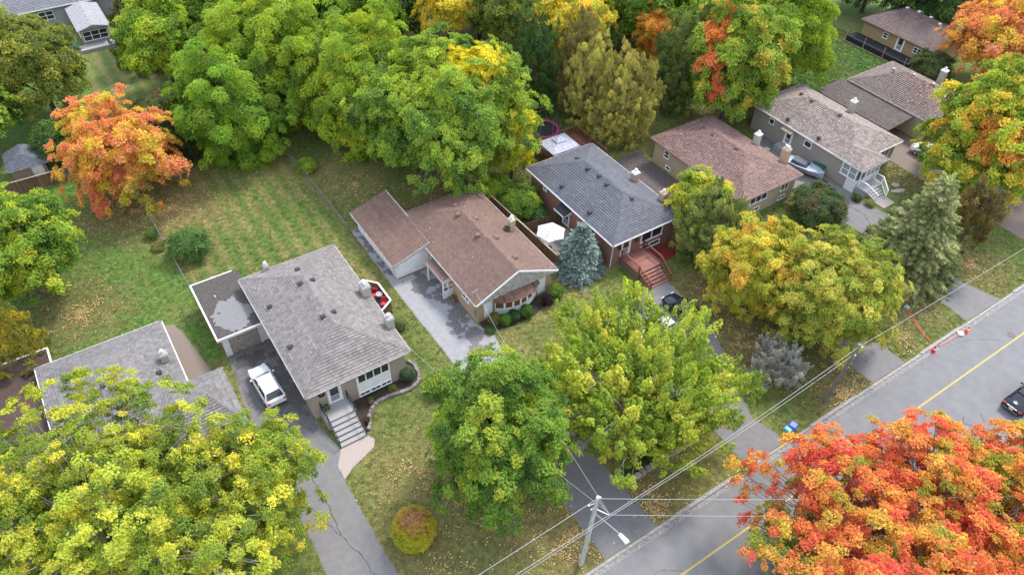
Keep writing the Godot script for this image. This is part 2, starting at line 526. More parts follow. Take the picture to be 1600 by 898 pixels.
	var d5 := flat("driveway", wobbly(PackedVector2Array([Vector2(64.3, -16.5), Vector2(69.9, -16.5), Vector2(68.7, -20.4), Vector2(69.6, -26.0), Vector2(71.6, -30.0), Vector2(71.3, -34.0), Vector2(71.4, -50.0), Vector2(65.4, -50.0), Vector2(66.0, -36.0), Vector2(66.6, -28.0), Vector2(64.6, -21.0)]), 0.7, 0.05), 0.02, M.drive_old, "cracked grey driveway beside the stucco bungalow", "driveway", 0.05)
	crack(d5, [Vector2(69.8, -35.5), Vector2(69.2, -34.0), Vector2(69.3, -32.4), Vector2(68.6, -31.0), Vector2(68.7, -29.6)], 0.025, 0.09)
	flat("driveway", rect(80.6, -48.0, 87.2, -16.5), 0.02, M.gravel, "leaf-strewn driveway by the brown carport", "driveway", 0.05)
	# front walk of the grey bungalow
	flat("path", wobbly(PackedVector2Array([Vector2(8.0, -35.35), Vector2(10.4, -35.35), Vector2(10.7, -34.7), Vector2(10.3, -34.1), Vector2(9.4, -33.7), Vector2(8.0, -33.2), Vector2(7.1, -32.6), Vector2(7.12, -34.0)]), 0.3, 0.01), 0.026, M.walk, "pinkish concrete walk at the foot of the front steps", "path", 0.06)
	# gravel patio beside the near bungalow
	var pt := PackedVector2Array([Vector2(-0.3, -56.3), Vector2(0.4, -56.2), Vector2(0.95, -54.6), Vector2(1.3, -52.0), Vector2(1.75, -49.0), Vector2(2.0, -45.0), Vector2(-0.3, -45.0)])
	flat("patio", pt, 0.03, M.gravel, "brown gravel patio strip along the near bungalow", "patio", 0.05)
	flat("side_patio", rect(35.2, -48.0, 39.7, -43.0), 0.03, M.slab, "grey slab patio under the parasol", "patio", 0.03)

# ---------------------------------------------------------------- roofs and house pieces

# one roof plane, eave a->b left to right seen from outside, top d (over a) to c (over b)
func shingle_plane(s: SurfaceTool, a: Vector3, b: Vector3, c: Vector3, d: Vector3, pal: Array, row := 0.27, tab := 0.24) -> void:
	var e := (b - a).normalized()
	var wide := (b - a).length()
	var dl := (d - a).dot(e)
	var cl := (c - a).dot(e)
	var up := (d - a) - e * dl
	var ln := up.length()
	up /= ln
	var n := e.cross(up).normalized()
	var rows := maxi(1, int(ceil(ln / row)))
	for i in rows:
		var t0 := float(i) / rows
		var t1 := float(i + 1) / rows
		var l0 := lerpf(0.0, dl, t0)
		var l1 := lerpf(0.0, dl, t1)
		var r0 := lerpf(wide, cl, t0)
		var r1 := lerpf(wide, cl, t1)
		var course := rng.randf_range(0.92, 1.08)
		var x := minf(l0, l1) - rng.randf() * tab
		var far := maxf(r0, r1)
		while x < far:
			var x2 := x + tab * rng.randf_range(0.7, 1.35)
			var bl := clampf(x, l0, r0)
			var br := clampf(x2, l0, r0)
			var tl := clampf(x, l1, r1)
			var tr := clampf(x2, l1, r1)
			if br - bl > 0.005 or tr - tl > 0.005:
				var col: Color = pal[rng.randi() % pal.size()]
				var mid := a + e * x + up * (t0 * ln)
				col = col * course * (rng.randf_range(0.92, 1.08) + 0.14 * noise.get_noise_3d(mid.x * 5.0, mid.y * 5.0, mid.z * 5.0))
				s.set_color(col)
				var hb := rng.randf_range(0.05, 0.065)
				var p0 := a + e * bl + up * (t0 * ln)
				var p1 := a + e * br + up * (t0 * ln)
				var p2 := a + e * tr + up * (t1 * ln) + n * 0.008
				var p3 := a + e * tl + up * (t1 * ln) + n * 0.008
				quad(s, p3, p2, p1 + n * hb, p0 + n * hb)
				quad(s, p0 + n * hb, p1 + n * hb, p1, p0)
			x = x2

func caps(s: SurfaceTool, p: Vector3, q: Vector3, pal: Array) -> void:
	var ln := p.distance_to(q)
	var n := maxi(1, int(ln / 0.26))
	for i in n:
		var a := p.lerp(q, float(i) / n)
		var b := p.lerp(q, float(i + 1) / n)
		var z := (b - a).normalized()
		var x := Vector3.UP.cross(z).normalized()
		var y := z.cross(x)
		s.set_color(pal[rng.randi() % pal.size()] * rng.randf_range(0.8, 1.05))
		var o0 := y * 0.055
		var o1 := y * 0.04
		quad(s, a + o0 - x * 0.0, b + o1, b + o1 - x * 0.15 - y * 0.05, a + o0 - x * 0.15 - y * 0.05)
		quad(s, b + o1, a + o0, a + o0 + x * 0.15 - y * 0.05, b + o1 + x * 0.15 - y * 0.05)

# hip roof over a rectangle; gable_front leaves the street end open as a gable
func hip_roof(h: Node3D, x0: float, x1: float, z0: float, z1: float, ey: float, ry: float, rz0: float, rz1: float, pal: Array, trim: Material, gable_front := false) -> void:
	var xc := (x0 + x1) * 0.5
	var A := Vector3(x0, ey, z0)
	var B := Vector3(x0, ey, z1)
	var C := Vector3(x1, ey, z1)
	var D := Vector3(x1, ey, z0)
	var R0 := Vector3(xc, ry, rz0)
	var R1 := Vector3(xc, ry, rz1)
	var s := new_st()
	quad(s, R0, R1, B, A)
	quad(s, R1, R0, D, C)
	tri(s, R0, A, D)
	tri(s, R1, C, B)
	var low := Vector3(0, -0.16, 0)
	quad(s, A + low, B + low, C + low, D + low)
	for q in [[A, B], [B, C], [C, D], [D, A]]:
		quad(s, q[0], q[1], q[1] + low, q[0] + low)
	var roof := obj("roof", s, trim, h)
	var t := new_st()
	shingle_plane(t, A, B, R1, R0, pal)
	shingle_plane(t, C, D, R0, R1, pal)
	shingle_plane(t, D, A, R0, R0, pal)
	if not gable_front:
		shingle_plane(t, B, C, R1, R1, pal)
	var sh := obj("shingles", t, M.shingle, roof)
	sh.set_meta("kind", "stuff")
	var k := new_st()
	caps(k, R0, R1, pal)
	caps(k, A, R0, pal)
	caps(k, D, R0, pal)
	if not gable_front:
		caps(k, B, R1, pal)
		caps(k, C, R1, pal)
	obj("ridge_cap", k, M.shingle, roof)
	var g := 0.11
	for q in [[A, B, Vector3(-1, 0, 0)], [C, D, Vector3(1, 0, 0)], [D, A, Vector3(0, 0, -1)], [B, C, Vector3(0, 0, 1)]]:
		if gable_front and q[2].z > 0:
			continue
		var u := new_st()
		var off: Vector3 = q[2] * g * 0.5 + Vector3(0, -0.06, 0)
		bar(u, q[0] + off, q[1] + off, g, 0.12)
		obj("gutter", u, trim, roof)
	keep_out.append([x0, z0, x1, z1])

func walls(h: Node3D, x0: float, x1: float, z0: float, z1: float, y0: float, y1: float, m: Material) -> MeshInstance3D:
	var s := new_st()
	bx(s, x0, y0, z0, x1, y1, z1)
	return obj("wall", s, m, h)

func vent(h: Node3D, x: float, y: float, z: float, pitch_x: float, m: Material) -> void:
	# pitch_x: -1 on the slope that falls to -x, 1 the other way
	var s := new_st()
	bx(s, x - 0.17, y - 0.18, z - 0.17, x + 0.17, y + 0.1, z + 0.17)
	hexa(s, [Vector3(x - 0.23, y + 0.1, z - 0.23), Vector3(x + 0.23, y + 0.1, z - 0.23), Vector3(x + 0.23, y + 0.1, z + 0.23), Vector3(x - 0.23, y + 0.1, z + 0.23),
		Vector3(x - 0.14, y + 0.19, z - 0.14), Vector3(x + 0.14, y + 0.19, z - 0.14), Vector3(x + 0.14, y + 0.19, z + 0.14), Vector3(x - 0.14, y + 0.19, z + 0.14)])
	obj("roof_vent", s, m, h)

func chimney(h: Node3D, x: float, z: float, y0: float, y1: float, w: float, d: float, m: Material, cap_m: Material, pots := 1) -> void:
	var s := new_st()
	bx(s, x - w / 2, y0, z - d / 2, x + w / 2, y1, z + d / 2)
	var c := obj("chimney", s, m, h)
	var k := new_st()
	hexa(k, [Vector3(x - w / 2 - 0.07, y1, z - d / 2 - 0.07), Vector3(x + w / 2 + 0.07, y1, z - d / 2 - 0.07), Vector3(x + w / 2 + 0.07, y1, z + d / 2 + 0.07), Vector3(x - w / 2 - 0.07, y1, z + d / 2 + 0.07),
		Vector3(x - w / 2 + 0.02, y1 + 0.13, z - d / 2 + 0.02), Vector3(x + w / 2 - 0.02, y1 + 0.13, z - d / 2 + 0.02), Vector3(x + w / 2 - 0.02, y1 + 0.13, z + d / 2 - 0.02), Vector3(x - w / 2 + 0.02, y1 + 0.13, z + d / 2 - 0.02)])
	obj("cap", k, cap_m, c)
	for i in pots:
		var p := new_st()
		var zz := z + (i - (pots - 1) * 0.5) * 0.34
		lathe(p, Vector3(x, y1 + 0.12, zz), [Vector2(0.13, 0.0), Vector2(0.12, 0.25), Vector2(0.17, 0.27), Vector2(0.15, 0.34), Vector2(0.0, 0.42)], 10)
		obj("flue", p, M.trim, c)

# window on a wall: at = centre on the wall face, face = outward direction
func window(h: Node3D, at: Vector3, face: Vector3, w: float, hh: float, panes: int, frame: Material, glass: Material, cross := 0, fw := 0.09) -> Node3D:
	var r := Vector3.UP.cross(face).normalized()
	var xf := Transform3D(Basis(r, Vector3.UP, face), at)
	var s := new_st()
	bx(s, -w / 2, hh / 2 - fw, 0.0, w / 2, hh / 2, 0.07)
	bx(s, -w / 2 - 0.03, -hh / 2, 0.0, w / 2 + 0.03, -hh / 2 + fw, 0.11)
	for i in panes + 1:
		var x := -w / 2 + (w - fw) * float(i) / panes
		bx(s, x, -hh / 2 + fw, 0.0, x + fw, hh / 2 - fw, 0.07)
	if cross > 0:
		bx(s, -w / 2 + fw, -0.03, 0.0, w / 2 - fw, 0.03, 0.06)
	var o := obj("window", s, frame, h)
	o.transform = xf
	var step := (w - fw) / panes
	for i in panes:
		var g := new_st()
		var x := -w / 2 + step * i + fw
		bx(g, x, -hh / 2 + fw, 0.004, x + step - fw, hh / 2 - fw, 0.02)
		obj("pane", g, glass, o)
	return o

func door(h: Node3D, at: Vector3, face: Vector3, w: float, hh: float, m: Material, glass := true) -> void:
	# at = centre of the sill on the wall face
	var r := Vector3.UP.cross(face).normalized()
	var s := new_st()
	bx(s, -w / 2 - 0.12, 0, 0, -w / 2, hh + 0.12, 0.09)
	bx(s, w / 2, 0, 0, w / 2 + 0.12, hh + 0.12, 0.09)
	bx(s, -w / 2, hh, 0, w / 2, hh + 0.12, 0.09)
	bx(s, -w / 2, 0, 0, w / 2, hh, 0.04)
	var o := obj("door", s, m, h)
	o.transform = Transform3D(Basis(r, Vector3.UP, face), at)
	if glass:
		var g := new_st()
		bx(g, -w / 2 + 0.14, hh * 0.45, 0.04, w / 2 - 0.14, hh - 0.15, 0.055)
		obj("pane", g, M.glass, o)
		var g2 := new_st()
		bx(g2, -w / 2 + 0.14, 0.25, 0.04, w / 2 - 0.14, hh * 0.42, 0.055)
		obj("pane", g2, M.glass_pale, o)
	var k := new_st()
	bx(k, w / 2 - 0.12, hh * 0.46, 0.04, w / 2 - 0.07, hh * 0.52, 0.1)
	obj("handle", k, M.galv, o)

func railing(h: Node3D, pts: Array, height: float, m: Material, gap := 0.14, thick := 0.05, called := "railing") -> void:
	var s := new_st()
	for i in pts.size():
		var p: Vector3 = pts[i]
		bar(s, p, p + Vector3.UP * (height + 0.06), thick * 1.7, thick * 1.7)
	for i in pts.size() - 1:
		var a: Vector3 = pts[i]
		var b: Vector3 = pts[i + 1]
		bar(s, a + Vector3.UP * height, b + Vector3.UP * height, thick * 1.5, thick)
		bar(s, a + Vector3.UP * 0.12, b + Vector3.UP * 0.12, thick, thick)
	var o := obj(called, s, m, h)
	var t := new_st()
	for i in pts.size() - 1:
		var a: Vector3 = pts[i]
		var b: Vector3 = pts[i + 1]
		var n := int(a.distance_to(b) / gap)
		for k in range(1, n):
			var p := a.lerp(b, float(k) / n)
			bar(t, p + Vector3.UP * 0.12, p + Vector3.UP * height, thick * 0.45, thick * 0.45)
	var u := obj("balusters", t, m, o)
	u.set_meta("kind", "stuff")

func boards_deck(h: Node3D, x0: float, x1: float, z0: float, z1: float, y: float, mats: Array, along_x := true, bw := 0.16) -> void:
	var body := new_st()
	bx(body, x0 + 0.05, 0.0, z0 + 0.05, x1 - 0.05, y - 0.035, z1 - 0.05)
	var o := obj("deck_frame", body, M.trim_brown, h)
	var mesh := BoxMesh.new()
	var n := int(((z1 - z0) if along_x else (x1 - x0)) / bw)
	var w := ((z1 - z0) if along_x else (x1 - x0)) / n
	mesh.size = Vector3(x1 - x0, 0.03, w - 0.015) if along_x else Vector3(w - 0.015, 0.03, z1 - z0)
	for i in n:
		var p := Vector3((x0 + x1) / 2, y - 0.015, z0 + (i + 0.5) * w) if along_x else Vector3(x0 + (i + 0.5) * w, y - 0.015, (z0 + z1) / 2)
		inst("deck_board", mesh, mats[rng.randi() % mats.size()], Transform3D(Basis(), p), o)

func ivec(x: float, y: float, z: float) -> Vector3:
	return Vector3(x, y, z)

# ---------------------------------------------------------------- the houses (coordinates are the place's own)

func tone(r: float, g: float, b: float, spread := 0.18) -> Array:
	var out := []
	for f in [1.0 - spread, 1.0 - spread * 0.5, 1.0, 1.0, 1.0 + spread * 0.6, 1.0 + spread]:
		out.append(lin(r * f, g * f * (1.0 + (f - 1.0) * 0.08), b * f))
	return out

func house_grey() -> void:
	var h := thing("bungalow", "grey-shingled hip roof bungalow with stone front steps and flat-roofed garage", "house", Vector3.ZERO, 0.0, "bungalows along the street")
	var pal := tone(0.222, 0.2, 0.192, 0.18)
	walls(h, 7.42, 15.88, -54.15, -39.1, 0.0, 3.5, M.beige)
	hip_roof(h, 7.0, 16.3, -54.6, -38.7, 3.6, 5.65, -49.9, -43.3, pal, M.trim_grey)
	for v in [[11.1, 5.45, -49.2, -1], [12.2, 5.4, -49.1, 1], [11.7, 5.0, -51.5, 1], [8.1, 4.1, -49.3, -1], [11.2, 5.5, -44.4, -1], [12.2, 5.4, -44.5, 1], [7.9, 4.02, -44.0, -1]]:
		vent(h, v[0], v[1], v[2], v[3], M.black)
	chimney(h, 16.0, -46.7, 0.0, 4.85, 0.75, 1.0, M.chim_beige, M.concrete, 2)
	chimney(h, 16.1, -42.1, 0.0, 4.75, 0.65, 0.8, M.chim_beige, M.concrete, 1)
	# flat-roofed garage
	var s := new_st()
	bx(s, 3.45, 0.0, -57.0, 7.42, 2.45, -49.75)
	obj("wall", s, M.beige, h)
	var fr := new_st()
	bx(fr, 3.1, 2.45, -57.3, 7.4, 2.62, -49.3)
	var garage_roof := obj("garage_roof", fr, mk(lin(0.085, 0.073, 0.066), 0.85, tex_blotch, 0.4), h)
	var wet := new_st()
	for i in 90:
		var a := rng.randf() * TAU
		var q := Vector2(5.2 + cos(a) * 1.45 * sqrt(rng.randf()), -51.8 + sin(a) * 2.0 * sqrt(rng.randf()))
		sheet(wet, blob(q.x, q.y, rng.randf_range(0.25, 0.6), rng.randf_range(0.2, 0.5), a, 0.3, 14), 2.624 + i * 0.00008)
	obj("silt_patch", wet, mk(lin(0.23, 0.225, 0.23), 0.8, tex_blotch, 0.9), garage_roof)
	var edge := new_st()
	bar(edge, ivec(3.1, 2.58, -57.3), ivec(3.1, 2.58, -49.2), 0.14, 0.24)
	bar(edge, ivec(3.17, 2.58, -49.27), ivec(7.4, 2.58, -49.27), 0.14, 0.24)
	bar(edge, ivec(3.17, 2.58, -57.25), ivec(7.0, 2.58, -57.25), 0.12, 0.2)
	obj("fascia", edge, M.trim, garage_roof)
	var pipe := new_st()
	tube(pipe, [ivec(4.6, 2.6, -54.6), ivec(4.6, 2.85, -54.6)], [0.06, 0.06], 8)
	obj("roof_vent", pipe, M.trim, garage_roof)
	var gd := new_st()
	for i in 4:
		bx(gd, 4.0, 0.04 + i * 0.52, -49.74, 6.6, 0.04 + i * 0.52 + 0.5, -49.68)
	obj("garage_door", gd, mk(lin(0.42, 0.36, 0.33), 0.7, tex_blotch, 0.4), h)
	var gf := new_st()
	bx(gf, 3.45, 0.0, -49.75, 3.98, 2.45, -49.6)
	bx(gf, 6.62, 0.0, -49.75, 6.8, 2.45, -49.6)
	bx(gf, 3.98, 2.14, -49.75, 6.62, 2.45, -49.62)
	obj("door_frame", gf, M.trim, h)
	door(h, ivec(7.12, 0.05, -49.75), Vector3(0, 0, 1), 0.55, 2.0, M.white, false)
	# front door, bay panel, windows
	door(h, ivec(9.4, 1.1, -39.1), Vector3(0, 0, 1), 1.0, 2.05, M.white)
	var panel := new_st()
	bx(panel, 11.35, 0.35, -39.1, 14.4, 3.4, -38.93)
	obj("siding_panel", panel, M.white, h)
	window(h, ivec(12.88, 2.72, -38.93), Vector3(0, 0, 1), 2.9, 1.15, 4, M.white, M.glass)
	for i in 3:
		window(h, ivec(11.9 + i * 1.0, 0.72, -38.93), Vector3(0, 0, 1), 0.9, 0.42, 2, M.white, M.glass, 0, 0.05)
	for z in [-52.0, -48.6, -43.0]:
		window(h, ivec(7.42, 2.6, z), Vector3(-1, 0, 0), 1.1, 0.9, 2, M.white, M.glass)
		window(h, ivec(15.88, 2.6, z - 0.8), Vector3(1, 0, 0), 1.1, 0.9, 2, M.white, M.glass)
	window(h, ivec(10.0, 2.5, -54.15), Vector3(0, 0, -1), 1.6, 1.1, 2, M.white, M.glass)
	# landing and steps
	var land := new_st()
	bx(land, 7.9, 0.0, -39.1, 10.4, 1.1, -37.45)
	var landing := obj("landing", land, M.slab, h)
	for i in 5:
		var st := new_st()
		var top := 1.1 - (i + 1) * 0.183
		bx(st, 8.1, 0.0, -37.45 + i * 0.42, 10.25, top - 0.05, -37.45 + (i + 1) * 0.42 - 0.03)
		bx(st, 8.06, top - 0.05, -37.45 + i * 0.42, 10.29, top, -37.45 + (i + 1) * 0.42)
		obj("step", st, M.slab, landing)
	for x in [8.02, 10.32]:
		railing(h, [ivec(x, 1.1, -38.9), ivec(x, 1.1, -37.5), ivec(x, 0.1, -35.45)], 0.92, M.iron, 0.5, 0.045)
	# wreath by the door
	var w := new_st()
	for k in 16:
		var a := TAU * k / 16.0
		var p := ivec(8.35 + cos(a) * 0.2, 2.75 + sin(a) * 0.2, -39.04)
		obx(w, Transform3D(Basis.from_euler(Vector3(a, a * 2.0, a * 3.0)), p), Vector3(0.13, 0.13, 0.1))
	tag(obj("wreath", w, mk(lin(0.03, 0.02, 0.018), 0.9)), "dark round wreath on the wall beside the white front door", "wreath")
	# side balcony
	var b := new_st()
	var poly := PackedVector2Array([Vector2(15.9, -50.3), Vector2(17.3, -50.2), Vector2(18.25, -49.1), Vector2(18.25, -46.4), Vector2(17.1, -45.7), Vector2(15.9, -45.7)])
	sheet(b, poly, 1.05, 0.2)
	var bal := obj("balcony", b, mk(lin(0.12, 0.085, 0.07), 0.9, tex_streak, 0.5), h)
	var sk := new_st()
	var rp := [ivec(16.4, 1.05, -50.2), ivec(17.3, 1.05, -50.15), ivec(18.2, 1.05, -49.1), ivec(18.2, 1.05, -46.45), ivec(17.05, 1.05, -45.75), ivec(16.4, 1.05, -45.75)]
	for i in rp.size() - 1:
		var a: Vector3 = rp[i]
		var c: Vector3 = rp[i + 1]
		var n := int(a.distance_to(c) / 0.15)
		for k in n:
			var p := a.lerp(c, (k + 0.5) / n)
			var dr := (c - a).normalized()
			obx(sk, Transform3D(Basis(dr, Vector3.UP, dr.cross(Vector3.UP)), p + Vector3.UP * 0.42 - Vector3.UP * 0.4), Vector3(0.12, 1.7, 0.03))
	obj("skirt_boards", sk, M.fence_wood, bal)
	var rl := new_st()
	for i in rp.size() - 1:
		bar(rl, rp[i] + Vector3.UP * 0.92, rp[i + 1] + Vector3.UP * 0.92, 0.17, 0.06)
	obj("rail", rl, M.trim, bal)
	# rear deck rail and pipe
	var rd := new_st()
	bx(rd, 9.5, 0.0, -56.2, 13.2, 1.0, -54.2)
	obj("rear_deck", rd, M.lumber, h)
	railing(h, [ivec(9.6, 1.0, -56.1), ivec(13.1, 1.0, -56.1), ivec(13.1, 1.0, -54.3)], 0.95, M.lumber, 0.16, 0.06)
	chimney(h, 9.6, -54.45, 0.0, 4.2, 0.4, 0.4, M.chim_beige, M.concrete, 1)
	keep_out.append([3.1, -57.3, 7.4, -49.3])
	keep_out.append([15.9, -50.4, 18.3, -45.6])
	keep_out.append([7.8, -39.2, 10.5, -35.2])

func chair_red(x: float, y: float, z: float, turn: float, label: String) -> void:
	var c := thing("patio_chair", label, "chair", Vector3(x, y, z), turn, "red chairs on the balcony")
	var s := new_st()
	bx(s, -0.25, 0.38, -0.25, 0.25, 0.43, 0.25)
	obj("seat", s, M.red_plastic, c)
	var b := new_st()
	hexa(b, [ivec(-0.25, 0.42, -0.27), ivec(0.25, 0.42, -0.27), ivec(0.25, 0.42, -0.23), ivec(-0.25, 0.42, -0.23), ivec(-0.22, 0.9, -0.38), ivec(0.22, 0.9, -0.38), ivec(0.22, 0.9, -0.34), ivec(-0.22, 0.9, -0.34)])
	obj("backrest", b, M.red_plastic, c)
	for q in [[-1, -1], [1, -1], [1, 1], [-1, 1]]:
		var l := new_st()
		tube(l, [ivec(q[0] * 0.25, 0.0, q[1] * 0.25), ivec(q[0] * 0.22, 0.4, q[1] * 0.22)], [0.02, 0.02], 5)
		obj("leg", l, M.red_plastic, c)

func house_brown() -> void:
	var h := thing("bungalow", "brown-roofed bungalow with bow window and white attached garage", "house", Vector3.ZERO, 0.0, "bungalows along the street")
	var pal := tone(0.185, 0.11, 0.084, 0.12)
	walls(h, 24.4, 32.7, -55.5, -41.2, 0.0, 2.95, M.tan_brick)
	hip_roof(h, 24.0, 33.1, -56.0, -40.7, 3.0, 5.15, -51.0, -40.7, pal, M.trim_grey, true)
	# white gable face under the street end of the ridge
	var g := new_st()
	var y0 := 2.82
	quad(g, ivec(24.35, y0 + 0.1, -40.95), ivec(28.55, 4.98, -40.95), ivec(28.55, y0, -40.95), ivec(24.35, y0, -40.95))
	quad(g, ivec(28.55, 4.98, -40.95), ivec(32.75, y0 + 0.1, -40.95), ivec(32.75, y0, -40.95), ivec(28.55, y0, -40.95))
	obj("gable_face", g, M.white, h)
	var bb := new_st()
	bar(bb, ivec(24.0, 2.92, -40.66), ivec(28.55, 5.07, -40.66), 0.06, 0.2)
	bar(bb, ivec(28.55, 5.07, -40.66), ivec(33.1, 2.92, -40.66), 0.06, 0.2)
	obj("barge_board", bb, M.white, h)
	for v in [[28.0, 5.05, -50.7, -1], [29.3, 4.85, -49.4, 1], [28.0, 5.05, -47.0, -1], [29.5, 4.8, -46.0, 1], [29.5, 4.8, -42.7, 1], [28.8, 4.55, -52.6, 1]]:
		vent(h, v[0], v[1], v[2], v[3], mk(lin(0.17, 0.1, 0.08), 0.8))
	chimney(h, 32.3, -47.6, 0.0, 4.7, 0.6, 0.6, M.chim_tan, M.chim_beige, 1)
	# satellite dish by the chimney
	var dish := new_st()
	lathe(dish, ivec(31.6, 4.0, -47.4), [Vector2(0.0, 0.0), Vector2(0.2, 0.03), Vector2(0.34, 0.1)], 14)
	tube(dish, [ivec(31.6, 3.4, -47.4), ivec(31.6, 4.0, -47.4)], [0.025, 0.025], 6)
	obj("satellite_dish", dish, M.black, h)
	# attached garage: low slope continuing the main roof
	var gw := new_st()
	hexa(gw, [ivec(20.8, 0, -59.6), ivec(24.4, 0, -59.6), ivec(24.4, 0, -50.6), ivec(20.8, 0, -50.6), ivec(20.8, 2.02, -59.6), ivec(24.4, 3.12, -59.6), ivec(24.4, 3.12, -50.6), ivec(20.8, 2.02, -50.6)])
	obj("garage_wall", gw, M.white, h)
	var A := ivec(20.35, 2.02, -60.1)
	var B := ivec(20.35, 2.02, -50.3)
	var C := ivec(24.55, 3.32, -50.3)
	var D := ivec(24.55, 3.32, -60.1)
	var gr := new_st()
	var low := Vector3(0, -0.14, 0)
	hexa(gr, [A + low, D + low, C + low, B + low, A, D, C, B])
	var groof := obj("garage_roof", gr, M.trim_grey, h)
	var t := new_st()
	shingle_plane(t, A, B, C, D, pal)
	obj("shingles", t, M.shingle, groof).set_meta("kind", "stuff")
	var gg := new_st()
	bar(gg, A + Vector3(-0.05, -0.05, 0), B + Vector3(-0.05, -0.05, 0), 0.1, 0.12)
	bar(gg, B + Vector3(0, -0.06, 0.04), C + Vector3(0, -0.06, 0.04), 0.06, 0.18)
	bar(gg, D + Vector3(0.03, -0.04, 0), C + Vector3(0.03, -0.04, 4.6 * -1.0), 0.1, 0.14)
	obj("fascia", gg, M.trim_grey, groof)
	var gd := new_st()
	for i in 4:
		bx(gd, 21.1, 0.04 + i * 0.47, -50.6, 23.5, 0.04 + i * 0.47 + 0.455, -50.555)
	obj("garage_door", gd, M.white, h)
	for i in 2:
		var lp := new_st()
		bx(lp, 22.2 + i * 0.35, 2.3, -50.6, 22.34 + i * 0.35, 2.45, -50.45)
		obj("lamp", lp, M.trim_brown, h)
	# side entrance with a small canopy
	var cp := new_st()
	var ca := ivec(23.25, 2.3, -48.9)
	var cb := ivec(23.25, 2.3, -45.6)
	var cc := ivec(24.4, 2.75, -45.6)
	var cd := ivec(24.4, 2.75, -48.9)
	hexa(cp, [ca + low, cd + low, cc + low, cb + low, ca, cd, cc, cb])
	var canopy := obj("canopy", cp, M.white, h)
	var ct := new_st()
	shingle_plane(ct, ca, cb, cc, cd, pal)
	obj("shingles", ct, M.shingle, canopy).set_meta("kind", "stuff")
	var pp := new_st()
	bx(pp, 23.3, 0, -48.8, 23.42, 2.2, -48.68)
	obj("porch_post", pp, M.white, h)
	var ps := new_st()
	bx(ps, 23.3, 0, -45.8, 23.42, 2.2, -45.68)
	bx(ps, 23.42, 0, -45.76, 24.4, 0.9, -45.7)
	bx(ps, 23.42, 2.0, -45.76, 24.4, 2.2, -45.7)
	bx(ps, 23.85, 0.9, -45.76, 23.95, 2.0, -45.7)
	bx(ps, 23.42, 1.4, -45.76, 24.4, 1.48, -45.7)
	obj("porch_frame", ps, M.white, h)
	door(h, ivec(24.4, 0.2, -47.2), Vector3(-1, 0, 0), 0.9, 2.0, M.white)
	window(h, ivec(24.4, 1.9, -43.2), Vector3(-1, 0, 0), 1.2, 0.9, 2, M.white, M.glass)
	window(h, ivec(24.4, 1.9, -49.6), Vector3(-1, 0, 0), 0.8, 0.8, 1, M.white, M.glass)
	# bow window with curved hood
	var n := 6
	var cx := 28.6
	var half := 2.35
	var depth := 0.85
	var arc := []
	for i in n + 1:
		var u := float(i) / n * 2.0 - 1.0
		arc.append(Vector2(cx + u * half, -41.2 + depth * (1.0 - u * u) + 0.12))
	var base := new_st()
	var hood := new_st()
	for i in n:
		var a: Vector2 = arc[i]
		var b: Vector2 = arc[i + 1]
		quad(base, ivec(a.x, 1.05, a.y), ivec(b.x, 1.05, b.y), ivec(b.x, 0.35, b.y), ivec(a.x, 0.35, a.y))
		quad(base, ivec(a.x, 0.35, a.y), ivec(b.x, 0.35, b.y), ivec(b.x, 0.35, -41.2), ivec(a.x, 0.35, -41.2))
		quad(base, ivec(a.x, 1.05, -41.2), ivec(b.x, 1.05, -41.2), ivec(b.x, 1.05, b.y), ivec(a.x, 1.05, a.y))
		var oa := Vector2(cx + (a.x - cx) * 1.07, a.y + 0.3)
		var ob := Vector2(cx + (b.x - cx) * 1.07, b.y + 0.3)
		hood.set_color(pal[2])
		shingle_plane(hood, ivec(oa.x, 2.2, oa.y), ivec(ob.x, 2.2, ob.y), ivec(cx + (ob.x - cx) * 0.97, 3.05, -40.93), ivec(cx + (oa.x - cx) * 0.97, 3.05, -40.93), tone(0.2, 0.1, 0.07, 0.2), 0.2, 0.3)
		quad(hood, ivec(oa.x, 2.2, oa.y), ivec(ob.x, 2.2, ob.y), ivec(b.x, 2.15, b.y), ivec(a.x, 2.15, a.y))
	var bow := obj("bow_window", base, M.white, h)
	obj("hood", hood, M.shingle, bow)
	for i in n:
		var a: Vector2 = arc[i]
		var b: Vector2 = arc[i + 1]
		var mid := (a + b) * 0.5
		var dir := (b - a).normalized()
		var ln := a.distance_to(b)
		var xf := Transform3D(Basis(ivec(dir.x, 0, dir.y), Vector3.UP, ivec(-dir.y, 0, dir.x)), ivec(mid.x, 1.62, mid.y))
		var f := new_st()
		for e in [-1.0, 1.0]:
			obx(f, xf * Transform3D(Basis(), ivec(e * (ln * 0.5 - 0.045), 0, 0)), ivec(0.09, 1.14, 0.12))
			obx(f, xf * Transform3D(Basis(), ivec(0, e * 0.53, 0)), ivec(ln - 0.18, 0.09, 0.1))
		obj("frame", f, M.white, bow)
		var p := new_st()
		obx(p, xf * Transform3D(Basis(), ivec(0, 0, -0.02)), ivec(ln - 0.18, 0.97, 0.03))
		obj("pane", p, M.glass_warm, bow)
	for x in [25.6, 31.6]:
		var sp := new_st()
		bx(sp, x - 0.45, 0.4, -41.2, x + 0.45, 2.82, -41.14)
		obj("siding_panel", sp, M.white, h)
	# service mast at the corner
	var ms := new_st()
	tube(ms, [ivec(24.32, 0.6, -41.4), ivec(24.3, 2.4, -41.35), ivec(24.3, 4.4, -41.3)], [0.035, 0.035, 0.03], 6)
	bar(ms, ivec(24.0, 4.2, -41.3), ivec(24.6, 4.35, -41.3), 0.05, 0.05)
	obj("service_mast", ms, M.galv, h)
	var mt := new_st()
	bx(mt, 24.22, 1.2, -41.6, 24.4, 1.6, -41.35)
	obj("meter_box", mt, M.galv, h)
	keep_out.append([20.3, -60.2, 24.5, -50.2])

